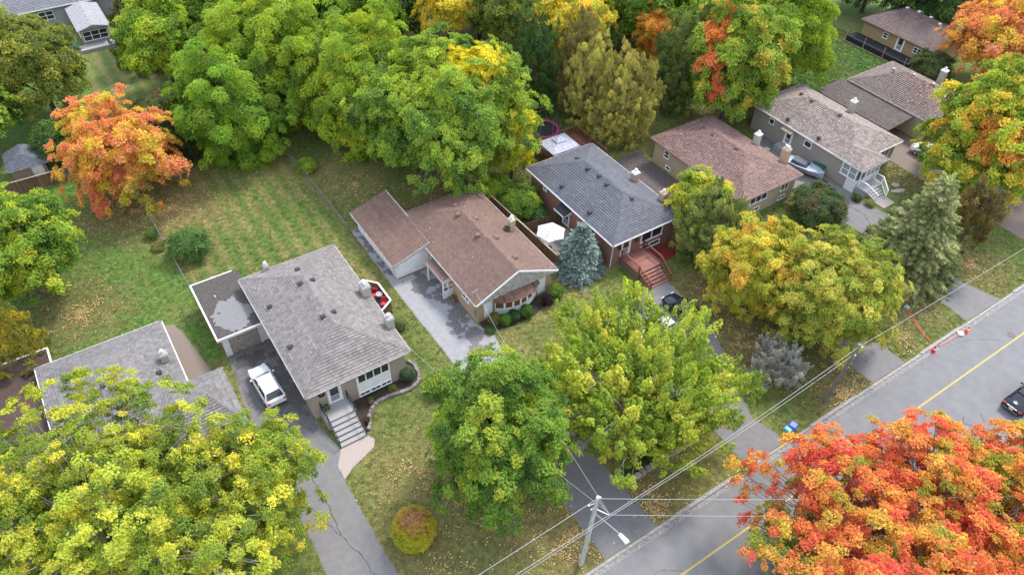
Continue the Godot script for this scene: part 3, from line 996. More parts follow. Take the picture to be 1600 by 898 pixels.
func house_charcoal() -> void:
	var h := thing("bungalow", "red brick bungalow with charcoal hip roof and red front deck", "house", Vector3.ZERO, 0.0, "bungalows along the street")
	var pal := tone(0.108, 0.114, 0.138, 0.14)
	walls(h, 39.75, 48.0, -54.9, -40.6, 0.0, 3.4, M.red_brick)
	hip_roof(h, 39.35, 48.45, -55.4, -40.15, 3.5, 5.4, -51.0, -44.5, pal, M.trim)
	for v in [[43.4, 5.25, -49.8, -1], [43.6, 5.3, -48.1, -1], [43.4, 5.25, -46.6, -1], [44.3, 5.0, -43.6, 1], [43.9, 4.9, -52.3, 1], [40.3, 4.0, -50.1, -1], [40.2, 3.95, -45.1, -1]]:
		vent(h, v[0], v[1], v[2], v[3], M.black)
	chimney(h, 47.7, -47.0, 0.0, 4.9, 0.7, 0.6, M.chim_pink, M.trim, 1)
	chimney(h, 48.1, -42.9, 0.0, 4.7, 0.7, 0.7, M.chim_pink, M.chim_pink, 1)
	var ant := new_st()
	tube(ant, [ivec(48.3, 3.5, -42.0), ivec(48.5, 4.2, -41.9), ivec(48.35, 5.0, -41.8)], [0.03, 0.03, 0.03], 5)
	obj("service_mast", ant, M.black, h)
	# side door with small black canopy
	var cp := new_st()
	hexa(cp, [ivec(38.7, 2.3, -49.1), ivec(39.75, 2.75, -49.1), ivec(39.75, 2.75, -47.4), ivec(38.7, 2.3, -47.4), ivec(38.7, 2.4, -49.1), ivec(39.75, 2.85, -49.1), ivec(39.75, 2.85, -47.4), ivec(38.7, 2.4, -47.4)])
	obj("canopy", cp, M.black, h)
	var cf := new_st()
	bar(cf, ivec(38.68, 2.34, -49.1), ivec(38.68, 2.34, -47.4), 0.05, 0.14)
	tri(cf, ivec(38.7, 2.3, -47.38), ivec(39.75, 2.75, -47.38), ivec(39.75, 2.2, -47.38))
	obj("canopy_trim", cf, M.white, h)
	door(h, ivec(39.75, 0.3, -48.2), Vector3(-1, 0, 0), 0.95, 2.05, M.white)
	window(h, ivec(39.75, 2.6, -52.2), Vector3(-1, 0, 0), 0.6, 0.6, 1, M.white, M.glass_pale)
	window(h, ivec(39.75, 2.6, -44.0), Vector3(-1, 0, 0), 1.2, 0.9, 2, M.white, M.glass)
	var dp := new_st()
	tube(dp, [ivec(39.35, 3.4, -40.2), ivec(39.72, 2.9, -40.5), ivec(39.7, 0.2, -40.55)], [0.045, 0.045, 0.045], 6)
	obj("downspout", dp, M.trim, h)
	door(h, ivec(41.5, 1.05, -40.6), Vector3(0, 0, 1), 1.0, 2.05, M.white)
	window(h, ivec(44.9, 2.35, -40.6), Vector3(0, 0, 1), 2.9, 1.5, 2, M.white, M.glass, 0, 0.14)
	window(h, ivec(44.9, 0.8, -40.6), Vector3(0, 0, 1), 2.7, 0.6, 2, M.white, M.glass, 0, 0.08)
	# hanging baskets
	for x in [40.55, 42.75]:
		var b := new_st()
		for k in 26:
			var p := ivec(x + rng.randfn() * 0.12, 2.6 + rng.randfn() * 0.16, -40.4 + rng.randfn() * 0.07)
			obx(b, Transform3D(Basis.from_euler(Vector3(rng.randf() * 6, rng.randf() * 6, 0)), p), Vector3(0.12, 0.02, 0.12))
		tag(obj("hanging_basket", b, mk(lin(0.06, 0.03, 0.025), 0.9)), "dark hanging plant basket by the brick bungalow's front door", "basket", "baskets at the brick bungalow")
	# front deck with steps
	boards_deck(h, 40.9, 43.9, -40.55, -37.6, 1.0, [M.deck_pink, M.deck_pink, M.deck_red], true)
	for i in 5:
		var st := new_st()
		bx(st, 41.2, 0.0, -37.6 + i * 0.32, 43.6, 1.0 - (i + 1) * 0.18, -37.6 + (i + 1) * 0.32)
		obj("step", st, M.deck_pink, h)
	railing(h, [ivec(43.85, 1.0, -40.4), ivec(43.85, 1.0, -37.7), ivec(43.7, 0.1, -35.9)], 0.9, M.deck_red, 0.16, 0.07)
	railing(h, [ivec(41.0, 1.0, -40.4), ivec(41.0, 1.0, -37.7), ivec(41.15, 0.1, -35.9)], 0.9, M.deck_red, 0.16, 0.07)
	keep_out.append([40.8, -40.6, 44.0, -35.8])
	# rear deck
	boards_deck(h, 44.2, 50.9, -61.4, -55.4, 0.9, [M.deck_red, M.deck_red, M.deck_pink], false)
	railing(h, [ivec(44.25, 0.9, -55.5), ivec(44.25, 0.9, -61.3)], 0.95, M.deck_red, 0.3, 0.09)
	railing(h, [ivec(48.3, 0.9, -61.3), ivec(50.8, 0.9, -61.3), ivec(50.8, 0.9, -55.5)], 0.95, M.deck_red, 0.3, 0.09)
	keep_out.append([44.2, -61.4, 50.9, -55.4])

func house_rose() -> void:
	var h := thing("bungalow", "cream-walled bungalow under a rosy brown hip roof", "house", Vector3.ZERO, 0.0, "bungalows along the street")
	var pal := tone(0.215, 0.125, 0.108, 0.26)
	walls(h, 55.9, 64.8, -52.7, -39.1, 0.0, 3.0, M.cream)
	hip_roof(h, 55.5, 65.2, -53.2, -38.7, 3.1, 5.1, -48.3, -43.4, pal, M.trim_brown)
	for v in [[60.6, 4.35, -50.1, -1], [59.9, 4.85, -48.0, -1], [60.1, 4.95, -44.4, -1]]:
		vent(h, v[0], v[1], v[2], v[3], mk(lin(0.06, 0.05, 0.045), 0.8))
	chimney(h, 64.9, -45.6, 0.0, 4.6, 0.7, 0.6, M.chim_beige, M.trim, 1)
	chimney(h, 65.0, -41.5, 0.0, 4.9, 0.75, 0.75, M.chim_tan, M.chim_tan, 2)
	for z in [-50.6, -46.6, -43.2]:
		window(h, ivec(55.9, 2.1, z), Vector3(-1, 0, 0), 0.85, 1.0, 1, M.white, M.glass, 1)
		window(h, ivec(55.9, 0.55, z + 0.6), Vector3(-1, 0, 0), 0.85, 0.5, 1, M.white, M.glass)
	var sd := new_st()
	bx(sd, 55.84, 0.2, -45.3, 55.9, 2.3, -44.3)
	obj("door", sd, M.glass, h)
	window(h, ivec(58.9, 2.15, -39.1), Vector3(0, 0, 1), 2.7, 1.1, 3, M.white, M.glass)
	window(h, ivec(63.0, 2.15, -39.1), Vector3(0, 0, 1), 1.2, 1.1, 2, M.white, M.glass)
	window(h, ivec(58.9, 0.6, -39.1), Vector3(0, 0, 1), 1.2, 0.55, 1, M.white, M.glass)
	window(h, ivec(63.0, 0.6, -39.1), Vector3(0, 0, 1), 1.2, 0.55, 2, M.white, M.glass)
	var ant := new_st()
	tube(ant, [ivec(55.7, 3.0, -38.9), ivec(55.7, 4.5, -38.9)], [0.035, 0.03], 5)
	bar(ant, ivec(55.4, 4.4, -38.9), ivec(56.0, 4.5, -38.9), 0.05, 0.05)
	obj("service_mast", ant, M.black, h)

func house_stucco() -> void:
	var h := thing("bungalow", "stucco bungalow with mottled taupe roof and white glazed porch", "house", Vector3.ZERO, 0.0, "bungalows along the street")
	var pal := tone(0.28, 0.225, 0.2, 0.28)
	walls(h, 71.5, 79.9, -51.8, -37.3, 0.0, 3.2, M.stucco)
	walls(h, 71.5, 75.4, -37.3, -36.0, 0.0, 3.18, M.stucco)
	hip_roof(h, 71.1, 80.3, -52.2, -36.9, 3.3, 5.15, -47.6, -41.0, pal, M.trim)
	# front projection over the porch
	var A := ivec(71.05, 3.28, -39.5)
	var B := ivec(71.05, 3.28, -35.3)
	var C := ivec(75.75, 3.28, -35.3)
	var R1 := ivec(73.4, 4.22, -37.6)
	var R0 := ivec(73.4, 4.22, -40.4)
	var s := new_st()
	quad(s, R0, R1, B, A)
	quad(s, R1, R0, ivec(75.75, 3.28, -39.5), C)
	tri(s, R1, C, B)
	quad(s, A + Vector3(0, -0.14, 0), B + Vector3(0, -0.14, 0), C + Vector3(0, -0.14, 0), ivec(75.75, 3.14, -39.5))
	for q in [[A, B], [B, C], [C, ivec(75.75, 3.28, -39.5)]]:
		quad(s, q[0], q[1], q[1] + Vector3(0, -0.14, 0), q[0] + Vector3(0, -0.14, 0))
	var pr := obj("porch_roof", s, M.trim, h)
	var t := new_st()
	shingle_plane(t, A, B, R1, R0, pal)
	shingle_plane(t, C, ivec(75.75, 3.28, -39.5), R0, R1, pal)
	shingle_plane(t, B, C, R1, R1, pal)
	caps(t, B, R1, pal)
	caps(t, C, R1, pal)
	obj("shingles", t, M.shingle, pr).set_meta("kind", "stuff")
	for v in [[75.9, 4.75, -49.0, -1], [75.3, 5.0, -46.9, -1], [71.6, 3.75, -46.9, -1], [75.5, 5.1, -42.9, -1], [71.6, 3.75, -42.2, -1], [78.2, 4.2, -43.7, 1]]:
		vent(h, v[0], v[1], v[2], v[3], mk(lin(0.07, 0.06, 0.055), 0.8))
	chimney(h, 79.4, -44.0, 0.0, 5.2, 0.7, 0.6, M.chim_beige, M.trim, 1)
	# left wall: windows, side door with awning
	window(h, ivec(71.5, 2.35, -48.9), Vector3(-1, 0, 0), 0.8, 0.75, 1, M.white, M.glass)
	window(h, ivec(71.5, 2.3, -43.2), Vector3(-1, 0, 0), 1.1, 0.85, 1, M.white, M.glass, 0, 0.11)
	door(h, ivec(71.5, 0.7, -46.0), Vector3(-1, 0, 0), 0.9, 2.0, M.white)
	var aw := new_st()
	hexa(aw, [ivec(70.5, 2.75, -46.8), ivec(71.5, 3.0, -46.8), ivec(71.5, 3.0, -45.2), ivec(70.5, 2.75, -45.2), ivec(70.5, 2.85, -46.8), ivec(71.5, 3.12, -46.8), ivec(71.5, 3.12, -45.2), ivec(70.5, 2.85, -45.2)])
	obj("awning", aw, mk(lin(0.34, 0.3, 0.2), 0.8, tex_blotch, 0.6), h)
	var sl := new_st()
	bx(sl, 70.2, 0, -46.8, 71.5, 0.7, -45.2)
	obj("side_step", sl, M.concrete, h)
	# glazed white porch at the street corner
	var pb := new_st()
	bx(pb, 71.3, 0.0, -37.0, 75.2, 1.5, -35.75)
	obj("porch_base", pb, M.trim, h)
	window(h, ivec(71.3, 2.3, -37.0), Vector3(-1, 0, 0), 2.1, 1.6, 2, M.white, M.glass_pale, 1, 0.12)
	window(h, ivec(73.9, 2.35, -35.75), Vector3(0, 0, 1), 2.4, 1.5, 3, M.white, M.glass_pale, 1, 0.12)
	door(h, ivec(72.2, 0.9, -35.75), Vector3(0, 0, 1), 0.85, 2.0, M.white)
	# porch steps with white railings
	var st := new_st()
	bx(st, 71.6, 0, -35.75, 74.6, 0.85, -34.4)
	obj("landing", st, M.concrete, h)
	for i in 4:
		var q := new_st()
		bx(q, 72.2, 0.0, -34.4 + i * 0.3, 74.0, 0.85 - (i + 1) * 0.18, -34.4 + (i + 1) * 0.3)
		obj("step", q, M.concrete, h)
	railing(h, [ivec(71.7, 0.85, -35.6), ivec(71.7, 0.85, -34.5), ivec(72.2, 0.05, -33.2)], 0.95, M.white, 0.13, 0.07)
	railing(h, [ivec(74.5, 0.85, -35.6), ivec(74.5, 0.85, -34.5), ivec(74.0, 0.05, -33.2)], 0.95, M.white, 0.13, 0.07)
	var sb := new_st()
	bx(sb, 72.0, 0.0, -33.2, 74.0, 0.1, -31.9)
	obj("step_slab", sb, M.walk, h)
	window(h, ivec(78.0, 2.2, -37.3), Vector3(0, 0, 1), 1.6, 1.1, 2, M.white, M.glass)
	keep_out.append([71.5, -37.3, 75.5, -31.9])

func house_leafy() -> void:
	var h := thing("bungalow", "dark brown roofed bungalow strewn with fallen leaves and low carport", "house", Vector3.ZERO, 0.0, "bungalows along the street")
	var pal := tone(0.165, 0.12, 0.11, 0.24)
	walls(h, 87.4, 96.0, -49.8, -38.4, 0.0, 2.9, M.cream)
	hip_roof(h, 87.0, 96.4, -50.2, -38.0, 3.0, 4.9, -45.6, -42.6, pal, M.trim_grey)
	for v in [[91.2, 4.75, -47.0, -1], [91.9, 4.9, -44.5, 1], [92.3, 4.75, -41.9, 1], [92.3, 3.9, -39.9, 1]]:
		vent(h, v[0], v[1], v[2], v[3], M.trim_grey)
	chimney(h, 96.2, -43.0, 0.0, 5.0, 0.7, 0.7, M.chim_beige, M.trim, 1)
	# low carport roof between the two houses
	var s := new_st()
	var A := ivec(82.2, 2.35, -51.0)
	var B := ivec(82.2, 2.35, -40.0)
	var C := ivec(86.95, 2.75, -40.0)
	var D := ivec(86.95, 2.75, -51.0)
	var low := Vector3(0, -0.16, 0)
	hexa(s, [A + low, D + low, C + low, B + low, A, D, C, B])
	var cr := obj("carport_roof", s, M.trim_brown, h)
	var t := new_st()
	shingle_plane(t, A, B, C, D, tone(0.13, 0.1, 0.09, 0.2))
	obj("shingles", t, M.shingle, cr).set_meta("kind", "stuff")
	for z in [-40.3, -45.5, -50.7]:
		var p := new_st()
		bx(p, 82.35, 0, z - 0.06, 82.47, 2.2, z + 0.06)
		obj("post", p, M.trim_brown, cr)
	var bw := new_st()
	bx(bw, 82.3, 0, -50.9, 87.3, 2.3, -50.75)
	obj("back_wall", bw, M.stucco, cr)
	keep_out.append([82.2, -51.0, 87.0, -40.0])

func house_far() -> void:
	var h := thing("bungalow", "ochre bungalow with a black-clad deck frame behind the green yard", "house", Vector3.ZERO, 0.0, "bungalows along the street")
	var pal := tone(0.16, 0.105, 0.1, 0.2)
	walls(h, 103.7, 112.5, -60.5, -49.4, 0.0, 3.0, M.ochre)
	hip_roof(h, 103.3, 112.9, -60.9, -49.0, 3.1, 5.0, -57.0, -53.0, pal, M.trim_brown)
	for v in [[108.6, 4.75, -57.6, 1], [108.8, 4.85, -55.8, 1], [109.0, 4.7, -53.9, 1], [108.4, 4.6, -52.0, 1]]:
		vent(h, v[0], v[1], v[2], v[3], M.trim)
	chimney(h, 112.6, -53.4, 0.0, 5.4, 0.75, 0.75, M.chim_pink, M.trim, 1)
	window(h, ivec(103.7, 2.2, -56.6), Vector3(-1, 0, 0), 0.8, 0.9, 1, M.white, M.glass, 1)
	window(h, ivec(103.7, 2.1, -51.2), Vector3(-1, 0, 0), 1.3, 0.9, 2, M.white, M.glass, 1)
	door(h, ivec(103.7, 0.95, -54.0), Vector3(-1, 0, 0), 1.0, 2.0, M.white)
	# raised deck frame wrapped in black membrane
	var d := new_st()
	bx(d, 101.4, 0.0, -61.2, 103.65, 0.9, -50.6)
	var dk := obj("deck_frame", d, mk(lin(0.012, 0.012, 0.013), 0.9), h)
	for z in [-61.2, -58.0, -54.6, -51.0]:
		var p := new_st()
		bar(p, ivec(101.35, 0.0, z), ivec(101.35, 1.75, z), 0.09, 0.09)
		bar(p, ivec(101.3, 0.05, z), ivec(103.6, 0.95, z), 0.09, 0.06)
		obj("post", p, M.lumber, dk)
	var bt := new_st()
	bar(bt, ivec(101.33, 0.1, -61.4), ivec(101.33, 0.1, -50.5), 0.12, 0.1)
	obj("beam", bt, M.lumber, dk)
	keep_out.append([101.4, -61.2, 103.7, -50.6])

func house_near() -> void:
	var h := thing("bungalow", "grey-roofed bungalow half hidden under the yellow-green front tree", "house", Vector3.ZERO, 0.0, "bungalows along the street")
	var pal := tone(0.2, 0.187, 0.183, 0.18)
	walls(h, -9.9, -0.75, -52.9, -40.2, 0.0, 3.3, M.beige)
	hip_roof(h, -10.35, -0.35, -53.4, -39.5, 3.4, 5.2, -48.7, -44.2, pal, M.trim)
	walls(h, -2.0, 2.0, -45.0, -39.6, 0.0, 3.1, M.beige)
	var A := ivec(-4.5, 4.3, -45.6)
	var B := ivec(-4.5, 4.3, -39.0)
	# wing towards the garage side: ridge runs along x
	var s := new_st()
	var e0 := ivec(-2.6, 3.36, -45.55)
	var e1 := ivec(2.45, 3.36, -45.55)
	var e2 := ivec(2.45, 3.36, -39.1)
	var e3 := ivec(-2.6, 3.36, -39.1)
	var r0 := ivec(-3.6, 4.55, -42.3)
	var r1 := ivec(0.6, 4.55, -42.3)
	quad(s, r0, e0, e1, r1)
	quad(s, r0, r1, e2, e3)
	tri(s, r1, e1, e2)
	var low := Vector3(0, -0.14, 0)
	quad(s, e0 + low, e3 + low, e2 + low, e1 + low)
	quad(s, e0, e0 + low, e1 + low, e1)
	quad(s, e1, e1 + low, e2 + low, e2)
	quad(s, e2, e2 + low, e3 + low, e3)
	var wr := obj("wing_roof", s, M.trim, h)
	var t := new_st()
	shingle_plane(t, e1, e0, r0, r1, pal)
	shingle_plane(t, e3, e2, r1, r0, pal)
	shingle_plane(t, e2, e1, r1, r1, pal)
	caps(t, r1, r0, pal)
	caps(t, e1, r1, pal)
	caps(t, e2, r1, pal)
	obj("shingles", t, M.shingle, wr).set_meta("kind", "stuff")
	window(h, ivec(0.3, 2.2, -39.6), Vector3(0, 0, 1), 2.2, 1.1, 3, M.white, M.glass)
	window(h, ivec(-0.75, 2.3, -50.0), Vector3(1, 0, 0), 1.2, 0.9, 2, M.white, M.glass)
	window(h, ivec(-6.0, 2.3, -52.9), Vector3(0, 0, -1), 1.6, 1.0, 2, M.white, M.glass)
	for v in [[-2.0, 4.0, -47.0, 1], [-5.9, 5.0, -47.0, -1], [-6.0, 4.9, -45.0, -1], [-1.6, 3.95, -46.2, 1]]:
		vent(h, v[0], v[1], v[2], v[3], M.black)
	chimney(h, -1.2, -48.4, 0.0, 4.5, 0.6, 0.6, M.chim_beige, M.concrete, 1)
	# rusty flat annex behind
	var an := new_st()
	bx(an, -13.4, 0, -55.9, -9.9, 2.4, -47.0)
	obj("annex_wall", an, M.trim, h)
	var ar := new_st()
	bx(ar, -13.7, 2.4, -56.2, -9.3, 2.56, -46.6)
	var annex := obj("annex_roof", ar, mk(lin(0.075, 0.042, 0.032), 0.85, tex_blotch, 0.45), h)
	var ae := new_st()
	bar(ae, ivec(-13.7, 2.56, -56.2), ivec(-9.3, 2.56, -56.2), 0.12, 0.16)
	bar(ae, ivec(-9.3, 2.56, -56.2), ivec(-9.3, 2.56, -53.2), 0.14, 0.18)
	obj("fascia", ae, M.trim, annex)
	keep_out.append([-13.7, -56.2, -9.3, -46.6])
	keep_out.append([-2.6, -45.5, 2.4, -39.1])

func house_back() -> void:
	var h := thing("house", "grey house with white sunroom beyond the back gardens", "house")
	var pal := tone(0.22, 0.22, 0.24, 0.15)
	walls(h, -7.5, 12.0, -136.0, -125.0, 0.0, 3.0, M.grey_wall)
	hip_roof(h, -8.0, 12.5, -136.5, -124.5, 3.1, 5.4, -132.0, -129.0, pal, M.trim)
	walls(h, 5.0, 8.6, -125.0, -116.0, 0.0, 2.5, M.stucco)
	var s := new_st()
	var A := ivec(4.6, 2.6, -125.6)
	var B := ivec(4.6, 2.6, -115.6)
	var C := ivec(9.0, 2.6, -115.6)
	var D := ivec(9.0, 2.6, -125.6)
	var r0 := ivec(6.8, 3.2, -125.6)
	var r1 := ivec(6.8, 3.2, -115.6)
	quad(s, r0, r1, B, A)
	quad(s, r1, r0, D, C)
	tri(s, r1, C, B)
	quad(s, A, B, C, D)
	obj("sunroom_roof", s, mk(lin(0.34, 0.34, 0.35), 0.8, tex_blotch, 0.3), h)
	window(h, ivec(6.8, 1.6, -116.0), Vector3(0, 0, 1), 3.3, 1.4, 3, M.white, M.glass, 1)
	window(h, ivec(5.0, 1.6, -119.0), Vector3(-1, 0, 0), 3.0, 1.3, 3, M.white, M.glass, 1)
	window(h, ivec(2.0, 1.9, -125.0), Vector3(0, 0, 1), 2.0, 1.3, 2, M.white, M.glass, 1)
	window(h, ivec(-4.0, 1.9, -125.0), Vector3(0, 0, 1), 2.0, 1.3, 2, M.white, M.glass, 1)
	var b := new_st()
	bx(b, 4.2, 0, -116.0, 9.4, 0.5, -114.3)
	obj("terrace", b, M.concrete, h)
	keep_out.append([-8.0, -136.5, 12.5, -114.0])
	# blue tarp
	var t := new_st()
	for k in 6:
		var a := TAU * k / 6.0
		var c := TAU * (k + 1) / 6.0
		quad(t, ivec(3.6, 0.85, -117.6), ivec(3.6, 0.85, -117.6), ivec(3.6 + cos(c) * 0.7, 0.0, -117.6 + sin(c) * 0.9), ivec(3.6 + cos(a) * 0.7, 0.0, -117.6 + sin(a) * 0.9))
	tag(obj("tarp", t, M.cyan_tarp), "bright blue tarp heaped beside the white sunroom", "tarp")
	# stepping stones and timber edge at the terrace corner
	for k in 7:
		var q := new_st()
		sheet(q, blob(10.0 + rng.randf_range(-0.4, 0.4), -115.5 + k * 1.3, 0.5, 0.38, rng.randf() * 3.0, 0.2, 9), 0.05, 0.05)
		tag(obj("stepping_stone", q, M.stone_b), "pale stepping stone in the curved row by the sunroom", "stone", "stepping stones by the sunroom")
	var e := new_st()
	tube(e, [ivec(9.2, 0.1, -114.2), ivec(9.2, 0.1, -112.0), ivec(8.9, 0.1, -110.0), ivec(8.3, 0.1, -108.6)], [0.09, 0.09, 0.09, 0.09], 6)
	tag(obj("garden_edging", e, M.lumber), "curved pale timber edging by the stepping stones", "edging")

func shed() -> void:
	var h := thing("garden_shed", "small beige garden shed with slate grey roof behind the plank fence", "shed")
	walls(h, -8.1, -4.7, -89.6, -86.0, 0.0, 2.1, mk(lin(0.33, 0.26, 0.2), 0.9, tex_grain, 0.7))
	var s := new_st()
	var A := ivec(-8.45, 2.1, -90.0)
	var B := ivec(-8.45, 2.1, -85.7)
	var C := ivec(-4.35, 2.1, -85.7)
	var D := ivec(-4.35, 2.1, -90.0)
	var r0 := ivec(-6.4, 3.3, -89.0)
	var r1 := ivec(-6.4, 3.3, -86.8)
	quad(s, r0, r1, B, A)
	quad(s, r1, r0, D, C)
	tri(s, r0, A, D)
	tri(s, r1, C, B)
	quad(s, A, B, C, D)
	var rf := obj("roof", s, M.trim_grey, h)
	var t := new_st()
	var pal := tone(0.13, 0.14, 0.17, 0.2)
	shingle_plane(t, A, B, r1, r0, pal)
	shingle_plane(t, C, D, r0, r1, pal)
	shingle_plane(t, D, A, r0, r0, pal)
	shingle_plane(t, B, C, r1, r1, pal)
	obj("shingles", t, M.shingle, rf).set_meta("kind", "stuff")
	door(h, ivec(-5.6, 0.0, -86.0), Vector3(0, 0, 1), 0.9, 1.9, M.trim, false)
	keep_out.append([-8.5, -90.0, -4.3, -85.6])

# ---------------------------------------------------------------- fences

func board_fence(label: String, a: Vector2, b: Vector2, height: float, cap := true) -> void:
	var f := thing("board_fence", label, "fence", Vector3(a.x, 0, a.y))
	var d := b - a
	var ln := d.length()
	var dir := Vector3(d.x / ln, 0, d.y / ln)
	var side := dir.cross(Vector3.UP)
	var mesh := BoxMesh.new()
	mesh.size = Vector3(0.138, height, 0.022)
	var n := int(ln / 0.15)
	for i in n:
		var t := (i + 0.5) / n * ln
		var m: Material = [M.fence_wood, M.fence_wood, M.fence_wood_b, M.fence_wood_c][rng.randi() % 4]
		var lean := Basis(dir, Vector3.UP, side).rotated(side, rng.randf_range(-0.012, 0.012))
		inst("board", mesh, m, Transform3D(lean, dir * t + Vector3.UP * (height / 2 + 0.04 + rng.randf_range(-0.015, 0.015)) + side * rng.randf_range(-0.004, 0.004)), f)
	var posts := int(ln / 2.4) + 1
	for i in posts + 1:
		var s := new_st()
		var p := dir * (ln * i / posts)
		obx(s, Transform3D(Basis(dir, Vector3.UP, side), p + Vector3.UP * (height / 2 + 0.08) - side * 0.06), Vector3(0.1, height + 0.16, 0.1))
		obj("post", s, M.fence_wood_c, f)
	var r := new_st()
	for y in [0.3, height - 0.3]:
		bar(r, Vector3.UP * y - side * 0.03, dir * ln + Vector3.UP * y - side * 0.03, 0.05, 0.09)
	obj("rails", r, M.fence_wood_c, f)
	if cap:
		var c := new_st()
		bar(c, Vector3.UP * (height + 0.07), dir * ln + Vector3.UP * (height + 0.07), 0.15, 0.04)
		obj("cap_rail", c, M.lumber, f)

func chain_fence(label: String, pts: Array, height := 1.15) -> void:
	var f := thing("chain_link_fence", label, "fence", Vector3(pts[0].x, 0, pts[0].y))
	var o := Vector3(pts[0].x, 0, pts[0].y)
	var mesh := new_st()
	for i in pts.size() - 1:
		var a := Vector3(pts[i].x, 0, pts[i].y) - o
		var b := Vector3(pts[i + 1].x, 0, pts[i + 1].y) - o
		var ln := a.distance_to(b)
		var n := maxi(1, int(ln / 2.6))
		for k in n + 1:
			if k == n and i < pts.size() - 2:
				continue
			var p := a.lerp(b, float(k) / n)
			var s := new_st()
			tube(s, [p, p + Vector3.UP * (height + 0.05)], [0.03, 0.03], 6)
			obj("post", s, M.fence_wire, f)
		var t := new_st()
		tube(t, [a + Vector3.UP * height, b + Vector3.UP * height], [0.024, 0.024], 6)
		obj("top_rail", t, M.fence_wire, f)
		var m := int(ln / 0.16)
		for k in m:
			for q in [1.0, -1.0]:
				var u0 := float(k) / m
				var u1: float = u0 + q * height / ln
				var y1 := height
				if u1 > 1.0:
					y1 = height * (1.0 - u0) / (u1 - u0)
					u1 = 1.0
				elif u1 < 0.0:
					y1 = height * u0 / (u0 - u1)
					u1 = 0.0
				if y1 > 0.05:
					bar(mesh, a.lerp(b, u0) + Vector3.UP * 0.03, a.lerp(b, u1) + Vector3.UP * y1, 0.004, 0.004)
	obj("wire_mesh", mesh, M.fence_wire, f).set_meta("kind", "stuff")

# ---------------------------------------------------------------- vehicles

